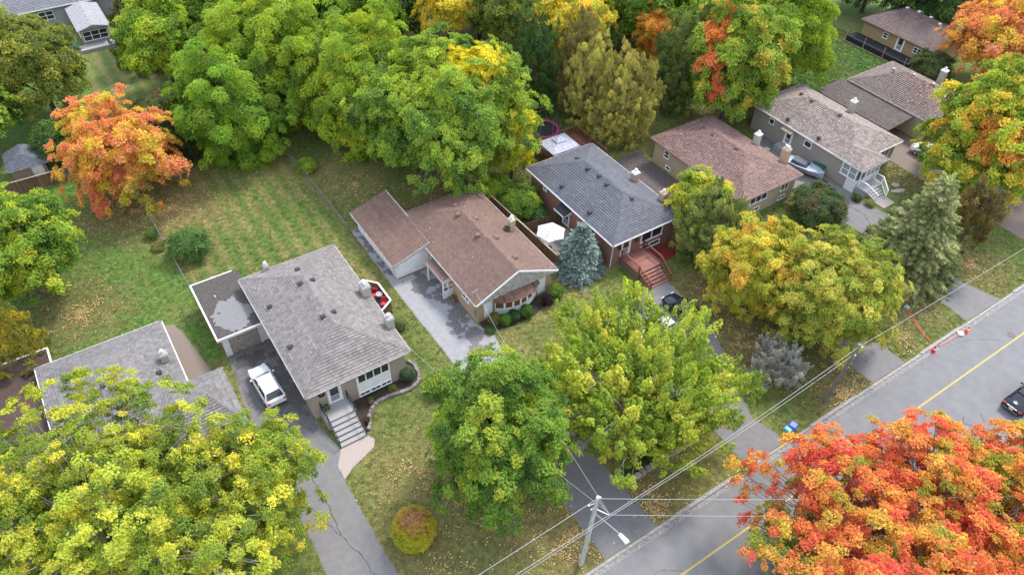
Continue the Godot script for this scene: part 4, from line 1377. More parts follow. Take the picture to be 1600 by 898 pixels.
func make_car(called: String, label: String, cat: String, paint: Material, at: Vector3, turn: float, tall := 0.0, length := 4.6) -> Node3D:
	# nose towards +z
	var c := thing(called, label, cat, at, turn)
	var k := length / 4.6
	var st := [[-2.3, 0.74, 0.42, 0.78], [-2.22, 0.86, 0.3, 0.92], [-1.7, 0.9, 0.28, 0.98], [-0.6, 0.91, 0.26, 0.97], [0.6, 0.91, 0.26, 0.96], [1.0, 0.9, 0.26, 0.94], [1.7, 0.88, 0.28, 0.86], [2.15, 0.82, 0.32, 0.76], [2.3, 0.66, 0.42, 0.62]]
	var s := new_st()
	s.set_smooth_group(0)
	var rings := []
	for q in st:
		var z: float = q[0] * k
		var w: float = q[1]
		var y0: float = q[2]
		var y1: float = q[3] + tall * 0.4
		rings.append([ivec(-w * 0.94, y0, z), ivec(-w, lerpf(y0, y1, 0.4), z), ivec(-w * 0.97, lerpf(y0, y1, 0.8), z), ivec(-w * 0.86, y1, z), ivec(0, y1 + 0.03, z), ivec(w * 0.86, y1, z), ivec(w * 0.97, lerpf(y0, y1, 0.8), z), ivec(w, lerpf(y0, y1, 0.4), z), ivec(w * 0.94, y0, z)])
	for i in rings.size() - 1:
		for j in 9:
			var j2 := (j + 1) % 9
			quad(s, rings[i][j], rings[i][j2], rings[i + 1][j2], rings[i + 1][j])
	for e in [0, rings.size() - 1]:
		for j in range(1, 8):
			if e == 0:
				tri(s, rings[e][0], rings[e][j + 1], rings[e][j])
			else:
				tri(s, rings[e][0], rings[e][j], rings[e][j + 1])
	obj("body", s, paint, c)
	# cabin: glass with painted roof and pillars
	var yb := 0.95 + tall * 0.4
	var yt := 1.45 + tall
	var zb0 := -2.05 * k if tall > 0.1 else -1.6 * k
	var zt0 := -1.75 * k if tall > 0.1 else -0.95 * k
	var zb1 := 1.05 * k
	var zt1 := 0.3 * k
	var B := [ivec(-0.8, yb, zb0), ivec(0.8, yb, zb0), ivec(0.8, yb, zb1), ivec(-0.8, yb, zb1)]
	var T := [ivec(-0.63, yt, zt0), ivec(0.63, yt, zt0), ivec(0.63, yt, zt1), ivec(-0.63, yt, zt1)]
	var names_ := ["rear_window", "side_window", "windscreen", "side_window"]
	for i in 4:
		var j := (i + 1) % 4
		var g := new_st()
		var f := 0.07
		var bl: Vector3 = B[i].lerp(B[j], f)
		var br: Vector3 = B[i].lerp(B[j], 1.0 - f)
		var tl: Vector3 = T[i].lerp(T[j], f)
		var tr: Vector3 = T[i].lerp(T[j], 1.0 - f)
		quad(g, tr.lerp(br, 0.08), tl.lerp(bl, 0.08), bl, br)
		obj(names_[i], g, M.glass, c)
	var r := new_st()
	for i in 4:
		var p0: Vector3 = B[i]
		var p1: Vector3 = T[i]
		bar(r, p0, p1, 0.11, 0.11)
	var inn := Vector3(0, 0.05, 0)
	hexa(r, [T[0] * Vector3(1.03, 1, 1), T[1] * Vector3(1.03, 1, 1), T[2] * Vector3(1.03, 1, 1), T[3] * Vector3(1.03, 1, 1), T[0] * Vector3(0.9, 1, 0.94) + inn, T[1] * Vector3(0.9, 1, 0.94) + inn, T[2] * Vector3(0.9, 1, 0.8) + inn, T[3] * Vector3(0.9, 1, 0.8) + inn])
	for e in [-1.0, 1.0]:
		bar(r, ivec(e * 0.79, yb, -0.35 * k), ivec(e * 0.64, yt, -0.35 * k), 0.08, 0.1)
	obj("roof", r, paint, c)
	for q in [[-1, -1], [1, -1], [-1, 1], [1, 1]]:
		var w := new_st()
		var px: float = q[0] * 0.82
		var pz: float = q[1] * 1.4 * k
		tube(w, [ivec(px - 0.11, 0.33, pz), ivec(px + 0.11, 0.33, pz)], [0.33, 0.33], 16)
		var wheel := obj("wheel", w, M.tyre, c)
		var rm := new_st()
		tube(rm, [ivec(px + q[0] * 0.08, 0.33, pz), ivec(px + q[0] * 0.122, 0.33, pz)], [0.21, 0.2], 12)
		obj("rim", rm, M.rim, wheel)
	for e in [-1.0, 1.0]:
		var hl := new_st()
		obx(hl, Transform3D(Basis(), ivec(e * 0.6, 0.66 + tall * 0.3, 2.2 * k)), Vector3(0.32, 0.13, 0.16))
		obj("headlight", hl, M.lamp_clear, c)
		var tl2 := new_st()
		obx(tl2, Transform3D(Basis(), ivec(e * 0.68, 0.8 + tall * 0.3, -2.25 * k)), Vector3(0.26, 0.16, 0.12))
		obj("taillight", tl2, M.lamp_red, c)
		var mr := new_st()
		obx(mr, Transform3D(Basis(), ivec(e * 0.98, 1.0 + tall * 0.4, 0.75 * k)), Vector3(0.18, 0.12, 0.1))
		obj("mirror", mr, paint, c)
	var pl := new_st()
	obx(pl, Transform3D(Basis(), ivec(0, 0.66, -2.31 * k)), Vector3(0.36, 0.14, 0.03))
	obj("number_plate", pl, M.white, c)
	var bm := new_st()
	obx(bm, Transform3D(Basis(), ivec(0, 0.84 + tall * 0.3, -2.3 * k)), Vector3(0.9, 0.03, 0.03))
	obx(bm, Transform3D(Basis(), ivec(0, 0.48, -2.32 * k)), Vector3(1.3, 0.04, 0.04))
	obj("chrome_strip", bm, M.rim, c)
	return c

# ---------------------------------------------------------------- street and garden objects

func sag(a: Vector3, b: Vector3, drop: float, r := 0.018) -> SurfaceTool:
	var s := new_st()
	var pts := []
	var rad := []
	for i in 17:
		var t := i / 16.0
		pts.append(a.lerp(b, t) - Vector3.UP * drop * 4.0 * t * (1.0 - t))
		rad.append(r)
	tube(s, pts, rad, 4)
	return s

func poles() -> void:
	var p := thing("utility_pole", "pale weathered utility pole carrying the street lamp by the driveway", "utility pole", Vector3(18.5, 0, -17.2), 0.0, "utility poles")
	var s := new_st()
	tube(s, [ivec(0, -0.1, 0), ivec(0.05, 5, 0.15), ivec(0.1, 9.7, 0.3)], [0.2, 0.17, 0.13], 10)
	obj("post", s, M.pole_wood, p)
	var br := new_st()
	bar(br, ivec(0.1, 9.35, 0.3), ivec(0.55, 8.3, 1.1), 0.05, 0.05)
	bar(br, ivec(0.1, 8.2, 0.3), ivec(0.55, 8.2, 1.1), 0.05, 0.05)
	obj("wire_bracket", br, M.galv, p)
	var hw := new_st()
	for q in [[-0.5, 9.0, 0.2], [-0.35, 8.6, 0.35], [0.25, 9.5, 0.35]]:
		tube(hw, [ivec(0.08, q[1], 0.28), ivec(q[0], q[1] + 0.05, q[2])], [0.02, 0.02], 5)
		lathe(hw, ivec(q[0], q[1], q[2]), [Vector2(0.0, 0.14), Vector2(0.06, 0.1), Vector2(0.05, 0.0), Vector2(0.0, 0.0)], 8)
	obj("insulators", hw, M.trim, p)
	var l := thing("street_lamp", "grey cobra-head street lamp reaching over the street from the pole", "street lamp", Vector3(18.6, 7.6, -16.95))
	var a := new_st()
	tube(a, [ivec(0, 0, 0), ivec(0.1, 0.2, 0.8), ivec(0.22, 0.33, 1.6), ivec(0.33, 0.36, 2.2)], [0.045, 0.04, 0.035, 0.03], 8)
	obj("arm", a, M.galv, l)
	var hd := new_st()
	hexa(hd, [ivec(0.22, 0.26, 2.1), ivec(0.42, 0.26, 2.1), ivec(0.56, 0.26, 2.85), ivec(0.22, 0.26, 2.85), ivec(0.27, 0.42, 2.12), ivec(0.4, 0.42, 2.12), ivec(0.5, 0.46, 2.8), ivec(0.28, 0.46, 2.8)])
	obj("head", hd, M.white, l)
	var ln := new_st()
	bx(ln, 0.27, 0.22, 2.4, 0.48, 0.262, 2.8)
	obj("lens", ln, M.lamp_clear, l)
	var p2 := thing("utility_pole", "dark leaning utility pole beside the yellowing tree", "utility pole", Vector3(45.0, 0, -17.5), 0.0, "utility poles")
	var s2 := new_st()
	tube(s2, [ivec(0, -0.1, 0), ivec(-0.4, 4.5, 0.4), ivec(-0.8, 8.7, 0.75)], [0.2, 0.17, 0.14], 10)
	obj("post", s2, M.pole_dark, p2)
	var h2 := new_st()
	for q in [[-0.55, 8.3, 0.9], [-1.0, 7.6, 0.9]]:
		lathe(h2, ivec(q[0], q[1], q[2]), [Vector2(0.0, 0.2), Vector2(0.07, 0.15), Vector2(0.06, 0.0), Vector2(0.0, 0.0)], 8)
	bar(h2, ivec(-0.75, 8.2, 0.7), ivec(-0.55, 8.3, 0.95), 0.05, 0.05)
	obj("insulators", h2, M.trim, p2)
	# overhead wires
	var A := ivec(18.55, 9.55, -16.9)
	var A2 := ivec(19.05, 8.25, -16.1)
	var B := ivec(44.1, 8.55, -16.7)
	var B2 := ivec(44.5, 7.2, -16.9)
	var wires := [[A, ivec(-20.0, 9.2, -16.8), 0.45, "upper wire running from the lamp pole past the maple side"],
		[A2, ivec(-20.0, 8.0, -16.4), 0.5, "lower wire running from the lamp pole over the front lawns"],
		[A2 + Vector3(0, -0.25, 0.05), ivec(-20.0, 7.6, -16.2), 0.5, "lowest telephone wire running from the lamp pole over the lawns"],
		[A2, B, 0.5, "upper wire between the two utility poles"],
		[A2 + Vector3(0, -0.3, 0), B2, 0.55, "lower twin wire between the two utility poles"],
		[B, ivec(84.0, 8.6, -16.4), 0.5, "wire running from the dark pole along the street"],
		[A, ivec(48.0, 8.2, 0.5), 0.4, "upper service wire crossing the street from the lamp pole"],
		[A2, ivec(48.0, 7.4, 1.5), 0.4, "lower service wire crossing the street from the lamp pole"],
		[A2 + Vector3(0, 0.2, 0), ivec(16.2, 4.0, -39.2), 0.5, "service wire from the lamp pole to the grey roof corner"],
		[A2 + Vector3(0, 0.1, 0), ivec(24.3, 4.3, -41.3), 0.5, "service wire from the lamp pole to the brown roof mast"]]
	for w in wires:
		tag(obj("overhead_wire", sag(w[0], w[1], w[2], 0.012 if w[3].contains("service wire from") else 0.015), M.wire), w[3], "wire", "overhead wires")
	for q in [[0.1, "black coil of spare cable hung near the lamp pole", 0.22], [0.82, "black cable splice hung over the pale driveway", 0.14], [0.87, "second black cable splice nearer the dark pole", 0.13]]:
		var t: float = q[0]
		var c: Vector3 = (A2 + Vector3(0, -0.3, 0)).lerp(B2, t) - Vector3.UP * 0.55 * 4.0 * t * (1.0 - t)
		var co := new_st()
		var pts := []
		var rad := []
		for k in 15:
			var an := TAU * k / 14.0
			pts.append(c + ivec(cos(an) * q[2] * 1.5, sin(an) * q[2] - 0.12, sin(an * 2.0) * 0.03 + cos(an) * 0.04))
			rad.append(0.032)
		tube(co, pts, rad, 5)
		tag(obj("cable_coil", co, M.black), q[1], "cable")
	# guy wires
	for q in [[ivec(44.3, 7.0, -16.9), ivec(48.0, 0.0, -16.75), "steel guy wire down to the kerb from the dark pole"], [ivec(44.4, 6.4, -17.0), ivec(47.2, 0.0, -17.4), "thin yellow-sleeved guy wire beside the dark pole"]]:
		tag(obj("guy_wire", sag(q[0], q[1], 0.0, 0.018), M.wire), q[2], "wire", "guy wires of the dark pole")

func bins() -> void:
	for q in [["recycling_bin", "blue recycling box on the verge by the pale driveway", M.blue_plastic, 40.4, -17.05, 0.3], ["recycling_bin", "teal recycling bin tucked beside the blue box", M.teal_plastic, 39.7, -17.0, 0.15]]:
		var b := thing(q[0], q[1], "bin", Vector3(q[3], 0, q[4]), q[5], "recycling bins at the kerb")
		var s := new_st()
		var w := 0.36 if q[2] == M.blue_plastic else 0.24
		hexa(s, [ivec(-w * 0.8, 0, -0.24), ivec(w * 0.8, 0, -0.24), ivec(w * 0.8, 0, 0.24), ivec(-w * 0.8, 0, 0.24), ivec(-w, 0.55, -0.3), ivec(w, 0.55, -0.3), ivec(w, 0.55, 0.3), ivec(-w, 0.55, 0.3)])
		obj("tub", s, q[2], b)
		var l := new_st()
		hexa(l, [ivec(-w - 0.03, 0.55, -0.33), ivec(w + 0.03, 0.55, -0.33), ivec(w + 0.03, 0.55, 0.33), ivec(-w - 0.03, 0.55, 0.33), ivec(-w * 0.7, 0.68, -0.25), ivec(w * 0.7, 0.68, -0.25), ivec(w * 0.7, 0.68, 0.25), ivec(-w * 0.7, 0.68, 0.25)])
		obj("lid", l, q[2], b)
		var hn := new_st()
		bar(hn, ivec(-0.15, 0.6, -0.36), ivec(0.15, 0.6, -0.36), 0.05, 0.05)
		obj("handle", hn, M.black, b)

func roadworks() -> void:
	for q in [[58.3, -15.95, "knocked red traffic cone at the end of the orange hose", M.red_plastic], [63.2, -15.75, "orange traffic cone beside the white sandbag on the gutter", M.orange_plastic]]:
		var c := thing("traffic_cone", q[2], "cone", Vector3(q[0], -0.12, q[1]), rng.randf(), "traffic cones at the kerb")
		var s := new_st()
		bx(s, -0.24, 0, -0.24, 0.24, 0.05, 0.24)
		obj("base", s, q[3], c)
		var k := new_st()
		lathe(k, Vector3.ZERO, [Vector2(0.2, 0.05), Vector2(0.14, 0.32)], 14)
		lathe(k, Vector3.ZERO, [Vector2(0.105, 0.47), Vector2(0.04, 0.75), Vector2(0.0, 0.75)], 14)
		obj("cone_body", k, q[3], c)
		var w := new_st()
		lathe(w, Vector3.ZERO, [Vector2(0.14, 0.32), Vector2(0.105, 0.47)], 14)
		obj("reflective_band", w, M.white, c)
	var sb := new_st()
	lathe(sb, ivec(62.4, -0.12, -15.9), [Vector2(0.0, 0.28), Vector2(0.2, 0.25), Vector2(0.32, 0.14), Vector2(0.26, 0.0)], 10)
	tag(obj("sandbag", sb, mk(lin(0.7, 0.66, 0.52), 0.9)), "off-white sandbag slumped in the gutter beside the orange cone", "sandbag")
	var h := new_st()
	tube(h, [ivec(60.6, 0.06, -20.6), ivec(60.0, 0.06, -19.4), ivec(59.4, 0.06, -18.3), ivec(59.1, 0.06, -17.6), ivec(59.0, 0.06, -16.9), ivec(59.3, -0.03, -16.2)], [0.04, 0.04, 0.04, 0.04, 0.04, 0.04], 6)
	tube(h, [ivec(60.8, 0.06, -20.6), ivec(60.15, 0.06, -19.3), ivec(59.55, 0.06, -18.3), ivec(59.25, 0.06, -17.6), ivec(59.15, 0.06, -16.9)], [0.03, 0.03, 0.03, 0.03, 0.03], 6)
	tag(obj("hose", h, M.hose), "orange hose crossing the lawn to the kerb", "hose")
	var t := new_st()
	tube(t, [ivec(59.3, -0.05, -16.05), ivec(60.5, -0.06, -15.95), ivec(61.6, -0.06, -15.95), ivec(62.6, -0.06, -15.75)], [0.07, 0.07, 0.07, 0.07], 6)
	tag(obj("pipe", t, mk(lin(0.42, 0.2, 0.17), 0.8)), "reddish pipe lying in the gutter between the two cones", "pipe")
	var sp := new_st()
	bx(sp, 60.5, 0.0, -20.9, 60.95, 0.35, -20.5)
	tag(obj("utility_box", sp, M.concrete), "small grey utility box at the head of the orange hose", "box")

func parasol_set() -> void:
	var p := thing("parasol", "pale lilac hexagonal parasol on the side patio", "parasol", Vector3(36.4, 0.03, -46.4))
	var s := new_st()
	tube(s, [ivec(0, 0, 0), ivec(0, 2.55, 0)], [0.03, 0.03], 6)
	obj("pole", s, M.trim, p)
	var bs := new_st()
	lathe(bs, Vector3.ZERO, [Vector2(0.28, 0.0), Vector2(0.28, 0.06), Vector2(0.08, 0.14), Vector2(0.0, 0.14)], 12)
	obj("base", bs, M.black, p)
	for k in 6:
		var a := TAU * k / 6.0 + 0.2
		var b := TAU * (k + 1) / 6.0 + 0.2
		var c := new_st()
		var r := 1.62
		var mid := (a + b) * 0.5
		quad(c, ivec(0, 2.55, 0), ivec(cos(b) * r, 2.05, sin(b) * r), ivec(cos(mid) * r * 0.84, 2.09, sin(mid) * r * 0.84), ivec(cos(a) * r, 2.05, sin(a) * r))
		obj("canopy_panel", c, M.cloth, p)
	var f := new_st()
	lathe(f, ivec(0, 2.53, 0), [Vector2(0.05, 0.0), Vector2(0.04, 0.08), Vector2(0.0, 0.12)], 8)
	obj("finial", f, M.trim, p)
	var g := thing("barbecue", "black covered barbecue between the parasol and the blue spruce", "barbecue", Vector3(37.9, 0.03, -45.0), 0.5)
	var b2 := new_st()
	bx(b2, -0.65, 0.05, -0.35, 0.65, 0.85, 0.35)
	obj("cabinet", b2, M.black, g)
	var l := new_st()
	for k in 8:
		var a := PI * k / 8.0
		var c := PI * (k + 1) / 8.0
		quad(l, ivec(-0.5, 0.85 + sin(a) * 0.38, cos(a) * 0.33), ivec(-0.5, 0.85 + sin(c) * 0.38, cos(c) * 0.33), ivec(0.5, 0.85 + sin(c) * 0.38, cos(c) * 0.33), ivec(0.5, 0.85 + sin(a) * 0.38, cos(a) * 0.33))
	obj("lid", l, mk(lin(0.03, 0.032, 0.038), 0.3), g)
	var h := new_st()
	bar(h, ivec(-0.35, 1.0, 0.37), ivec(0.35, 1.0, 0.37), 0.03, 0.03)
	obj("handle", h, M.rim, g)
	# gazebo behind the brick house
	var z := thing("gazebo", "pale lilac canopy gazebo on the red rear deck", "gazebo", Vector3(46.2, 0.9, -58.6))
	for q in [[-1, -1], [1, -1], [1, 1], [-1, 1]]:
		var t := new_st()
		bar(t, ivec(q[0] * 1.7, 0, q[1] * 1.5), ivec(q[0] * 1.7, 1.6, q[1] * 1.5), 0.08, 0.08)
		obj("post", t, M.black, z)
	for k in 4:
		var pts := [ivec(-1.9, 1.5, -1.6), ivec(1.9, 1.5, -1.6), ivec(1.9, 1.5, 1.6), ivec(-1.9, 1.5, 1.6)]
		var a2: Vector3 = pts[k]
		var b3: Vector3 = pts[(k + 1) % 4]
		var c2 := new_st()
		var top := ivec(0, 2.3, 0)
		quad(c2, a2, b3, b3.lerp(top, 0.68), a2.lerp(top, 0.68))
		quad(c2, b3, a2, a2 + Vector3(0, -0.14, 0), b3 + Vector3(0, -0.14, 0))
		var cp := obj("canopy_panel", c2, M.cloth, z)
		var v := new_st()
		tri(v, a2.lerp(top, 0.62) + Vector3(0, 0.14, 0), b3.lerp(top, 0.62) + Vector3(0, 0.14, 0), top + Vector3(0, 0.24, 0))
		obj("vent_flap", v, M.cloth, cp)
	# trampoline
	var tr := thing("trampoline", "round black trampoline with pink edge pad and net poles", "trampoline", Vector3(47.9, 0, -64.2))
	var m := new_st()
	lathe(m, ivec(0, 0.8, 0), [Vector2(0.0, 0.0), Vector2(1.75, 0.0)], 28)
	obj("mat", m, M.black, tr)
	var pd := new_st()
	lathe(pd, ivec(0, 0.8, 0), [Vector2(1.72, 0.02), Vector2(1.78, 0.07), Vector2(2.1, 0.07), Vector2(2.14, 0.0), Vector2(1.72, -0.02)], 28)
	obj("edge_pad", pd, M.pink_pad, tr)
	for k in 8:
		var a3 := TAU * k / 8.0
		var q3 := new_st()
		tube(q3, [ivec(cos(a3) * 2.05, 0, sin(a3) * 2.05), ivec(cos(a3) * 2.12, 1.6, sin(a3) * 2.12), ivec(cos(a3) * 2.0, 2.5, sin(a3) * 2.0)], [0.035, 0.035, 0.03], 6)
		obj("net_pole", q3, M.galv, tr)
	var nt := new_st()
	tube(nt, range(25).map(func(k): return ivec(cos(TAU * k / 24.0) * 2.0, 2.48, sin(TAU * k / 24.0) * 2.0)), range(25).map(func(_k): return 0.02), 4)
	for k in 48:
		var a4 := TAU * k / 48.0
		bar(nt, ivec(cos(a4) * 2.0, 0.85, sin(a4) * 2.0), ivec(cos(a4) * 2.0, 2.45, sin(a4) * 2.0), 0.006, 0.006)
	obj("net", nt, M.black, tr).set_meta("kind", "stuff")

func balcony_set() -> void:
	chair_red(17.75, 1.05, -49.0, 2.6, "red patio chair against the balcony's far rail")
	chair_red(17.25, 1.05, -48.4, 1.4, "red patio chair tucked against the grey roof eave")
	chair_red(17.7, 1.05, -46.9, -0.4, "red patio chair at the street end of the balcony")
	var t := thing("patio_table", "small round grey table among the red balcony chairs", "table", Vector3(17.75, 1.05, -48.0))
	var s := new_st()
	lathe(s, Vector3.ZERO, [Vector2(0.0, 0.66), Vector2(0.34, 0.66), Vector2(0.34, 0.63), Vector2(0.0, 0.62)], 16)
	obj("table_top", s, mk(lin(0.3, 0.29, 0.28), 0.4), t)
	var l := new_st()
	tube(l, [ivec(0, 0, 0), ivec(0, 0.63, 0)], [0.04, 0.03], 8)
	obj("leg", l, M.black, t)

func garden_bed() -> void:
	var line := [Vector2(10.6, -35.7), Vector2(10.95, -36.1), Vector2(11.15, -36.8), Vector2(11.7, -37.5), Vector2(12.5, -37.95), Vector2(13.5, -37.95), Vector2(14.6, -37.75), Vector2(15.6, -37.65), Vector2(16.5, -38.0), Vector2(16.95, -38.8), Vector2(17.05, -39.8), Vector2(16.8, -40.6)]
	var poly := PackedVector2Array(line)
	poly.append(Vector2(15.9, -40.6))
	poly.append(Vector2(15.9, -39.1))
	poly.append(Vector2(10.45, -39.1))
	poly.append(Vector2(10.45, -35.7))
	flat("flower_bed", poly, 0.08, M.soil, "dark mulched flower bed under the grey bungalow's front windows", "flower bed", 0.08)
	var w := thing("stone_edging", "low curved grey stone edging round the mulched flower bed", "garden wall", Vector3.ZERO)
	for i in line.size() - 1:
		var a: Vector2 = line[i]
		var b: Vector2 = line[i + 1]
		var n := maxi(1, int(round(a.distance_to(b) / 0.38)))
		for k in n:
			var p := a.lerp(b, (k + 0.5) / n)
			var d := (b - a).normalized()
			var s := new_st()
			var hx := 0.4 / 2
			var xf := Transform3D(Basis(ivec(d.x, 0, d.y), Vector3.UP, ivec(-d.y, 0, d.x)), ivec(p.x, 0.0, p.y))
			var pts := []
			for q in [[-1, -1], [1, -1], [1, 1], [-1, 1]]:
				pts.append(xf * ivec(q[0] * hx, 0, q[1] * 0.17))
			for q in [[-1, -1], [1, -1], [1, 1], [-1, 1]]:
				pts.append(xf * ivec(q[0] * (hx - rng.randf_range(0.005, 0.025)), 0.26 + rng.randf_range(-0.03, 0.03), q[1] * rng.randf_range(0.12, 0.16)))
			hexa(s, pts)
			obj("stone", s, [M.stone, M.stone_b, M.stone_b, M.stone_c][rng.randi() % 4], w)
	# stone wall along the low hedge by the street
	var w2 := thing("stone_wall", "low pale stone wall before the dark hedge near the street", "garden wall", Vector3.ZERO)
	var line2 := [Vector2(25.8, -20.5), Vector2(29.0, -20.55), Vector2(32.6, -20.6), Vector2(34.2, -21.1), Vector2(34.7, -22.3)]
	for i in line2.size() - 1:
		var a: Vector2 = line2[i]
		var b: Vector2 = line2[i + 1]
		var n := maxi(1, int(round(a.distance_to(b) / 0.5)))
		for k in n:
			var p := a.lerp(b, (k + 0.5) / n)
			var d := (b - a).normalized()
			var s := new_st()
			var xf := Transform3D(Basis(ivec(d.x, 0, d.y), Vector3.UP, ivec(-d.y, 0, d.x)), ivec(p.x, 0.0, p.y))
			var pts := []
			for q in [[-1, -1], [1, -1], [1, 1], [-1, 1]]:
				pts.append(xf * ivec(q[0] * 0.235, 0, q[1] * 0.2))
			for q in [[-1, -1], [1, -1], [1, 1], [-1, 1]]:
				pts.append(xf * ivec(q[0] * rng.randf_range(0.19, 0.23), 0.4 + rng.randf_range(-0.04, 0.04), q[1] * rng.randf_range(0.14, 0.19)))
			hexa(s, pts)
			obj("stone", s, [M.concrete, M.stone_b, M.concrete, M.concrete][rng.randi() % 4], w2)
	flat("flower_bed", PackedVector2Array([Vector2(25.6, -20.8), Vector2(32.4, -20.9), Vector2(34.2, -21.6), Vector2(34.0, -23.0), Vector2(26.2, -22.4)]), 0.03, M.soil, "dark hedge bed behind the low stone wall near the street", "flower bed", 0.03)
	flat("flower_bed", wobbly(PackedVector2Array([Vector2(24.6, -41.2), Vector2(24.5, -40.4), Vector2(25.6, -39.5), Vector2(27.4, -39.1), Vector2(29.5, -39.2), Vector2(31.5, -39.8), Vector2(33.2, -40.4), Vector2(33.4, -42.0), Vector2(32.7, -41.2)]), 0.5, 0.06), 0.03, M.soil, "dark mulched bed under the bow window", "flower bed", 0.03)
	flat("flower_bed", wobbly(PackedVector2Array([Vector2(43.9, -40.6), Vector2(43.9, -38.6), Vector2(46.0, -38.4), Vector2(48.2, -39.0), Vector2(48.4, -40.6)]), 0.5, 0.08), 0.03, mk(lin(0.28, 0.03, 0.022), 0.95, tex_grain, 0.9, 0.0, 2.0), "bright red mulch bed under the brick bungalow's front window", "flower bed", 0.03)
	# pots
	for q in [[8.4, 1.1, -38.6, "round green shrub in a pot left of the white front door", 0.2], [24.05, 0.02, -45.0, "flower pot with red and yellow blooms by the side door", 0.22], [12.0, 0.08, -38.1, "terracotta saucer planter in the mulched flower bed", 0.22]]:
		var p := thing("flower_pot", q[3], "flower pot", Vector3(q[0], q[1], q[2]))
		var s := new_st()
		lathe(s, Vector3.ZERO, [Vector2(q[4] * 0.7, 0.0), Vector2(q[4], 0.3), Vector2(q[4] * 0.85, 0.3), Vector2(0.0, 0.26)], 12)
		obj("pot", s, mk(lin(0.3, 0.2, 0.15), 0.9), p)
		var f := new_st()
		var red: bool = q[3].contains("red")
		for k in 60:
			f.set_color([lin(0.5, 0.02, 0.02), lin(0.6, 0.4, 0.02), lin(0.06, 0.12, 0.02)][k % 3] if red else lin(0.1, 0.16, 0.03))
			var d := Vector3(rng.randfn(), absf(rng.randfn()), rng.randfn()).normalized() * 0.28
			obx(f, Transform3D(Basis.from_euler(Vector3(rng.randf() * 6, rng.randf() * 6, 0)), d + Vector3.UP * 0.4), Vector3(0.12, 0.015, 0.09))
		obj("plant", f, M.leaf, p)
	# rocks and slabs on the lawn beside the stucco bungalow
	for q in [[76.2, -33.1, 0.9, 0.35], [76.9, -34.0, 0.5, 0.4], [73.6, -30.6, 0.6, 0.5]]:
		var s := new_st()
		sheet(s, blob(q[0], q[1], q[2], q[3], 0.4, 0.15, 12), 0.14, 0.14)
		tag(obj("stone_slab", s, M.walk), "flat pinkish stone slab lying on the lawn by the white porch", "stone", "stone slabs by the porch")

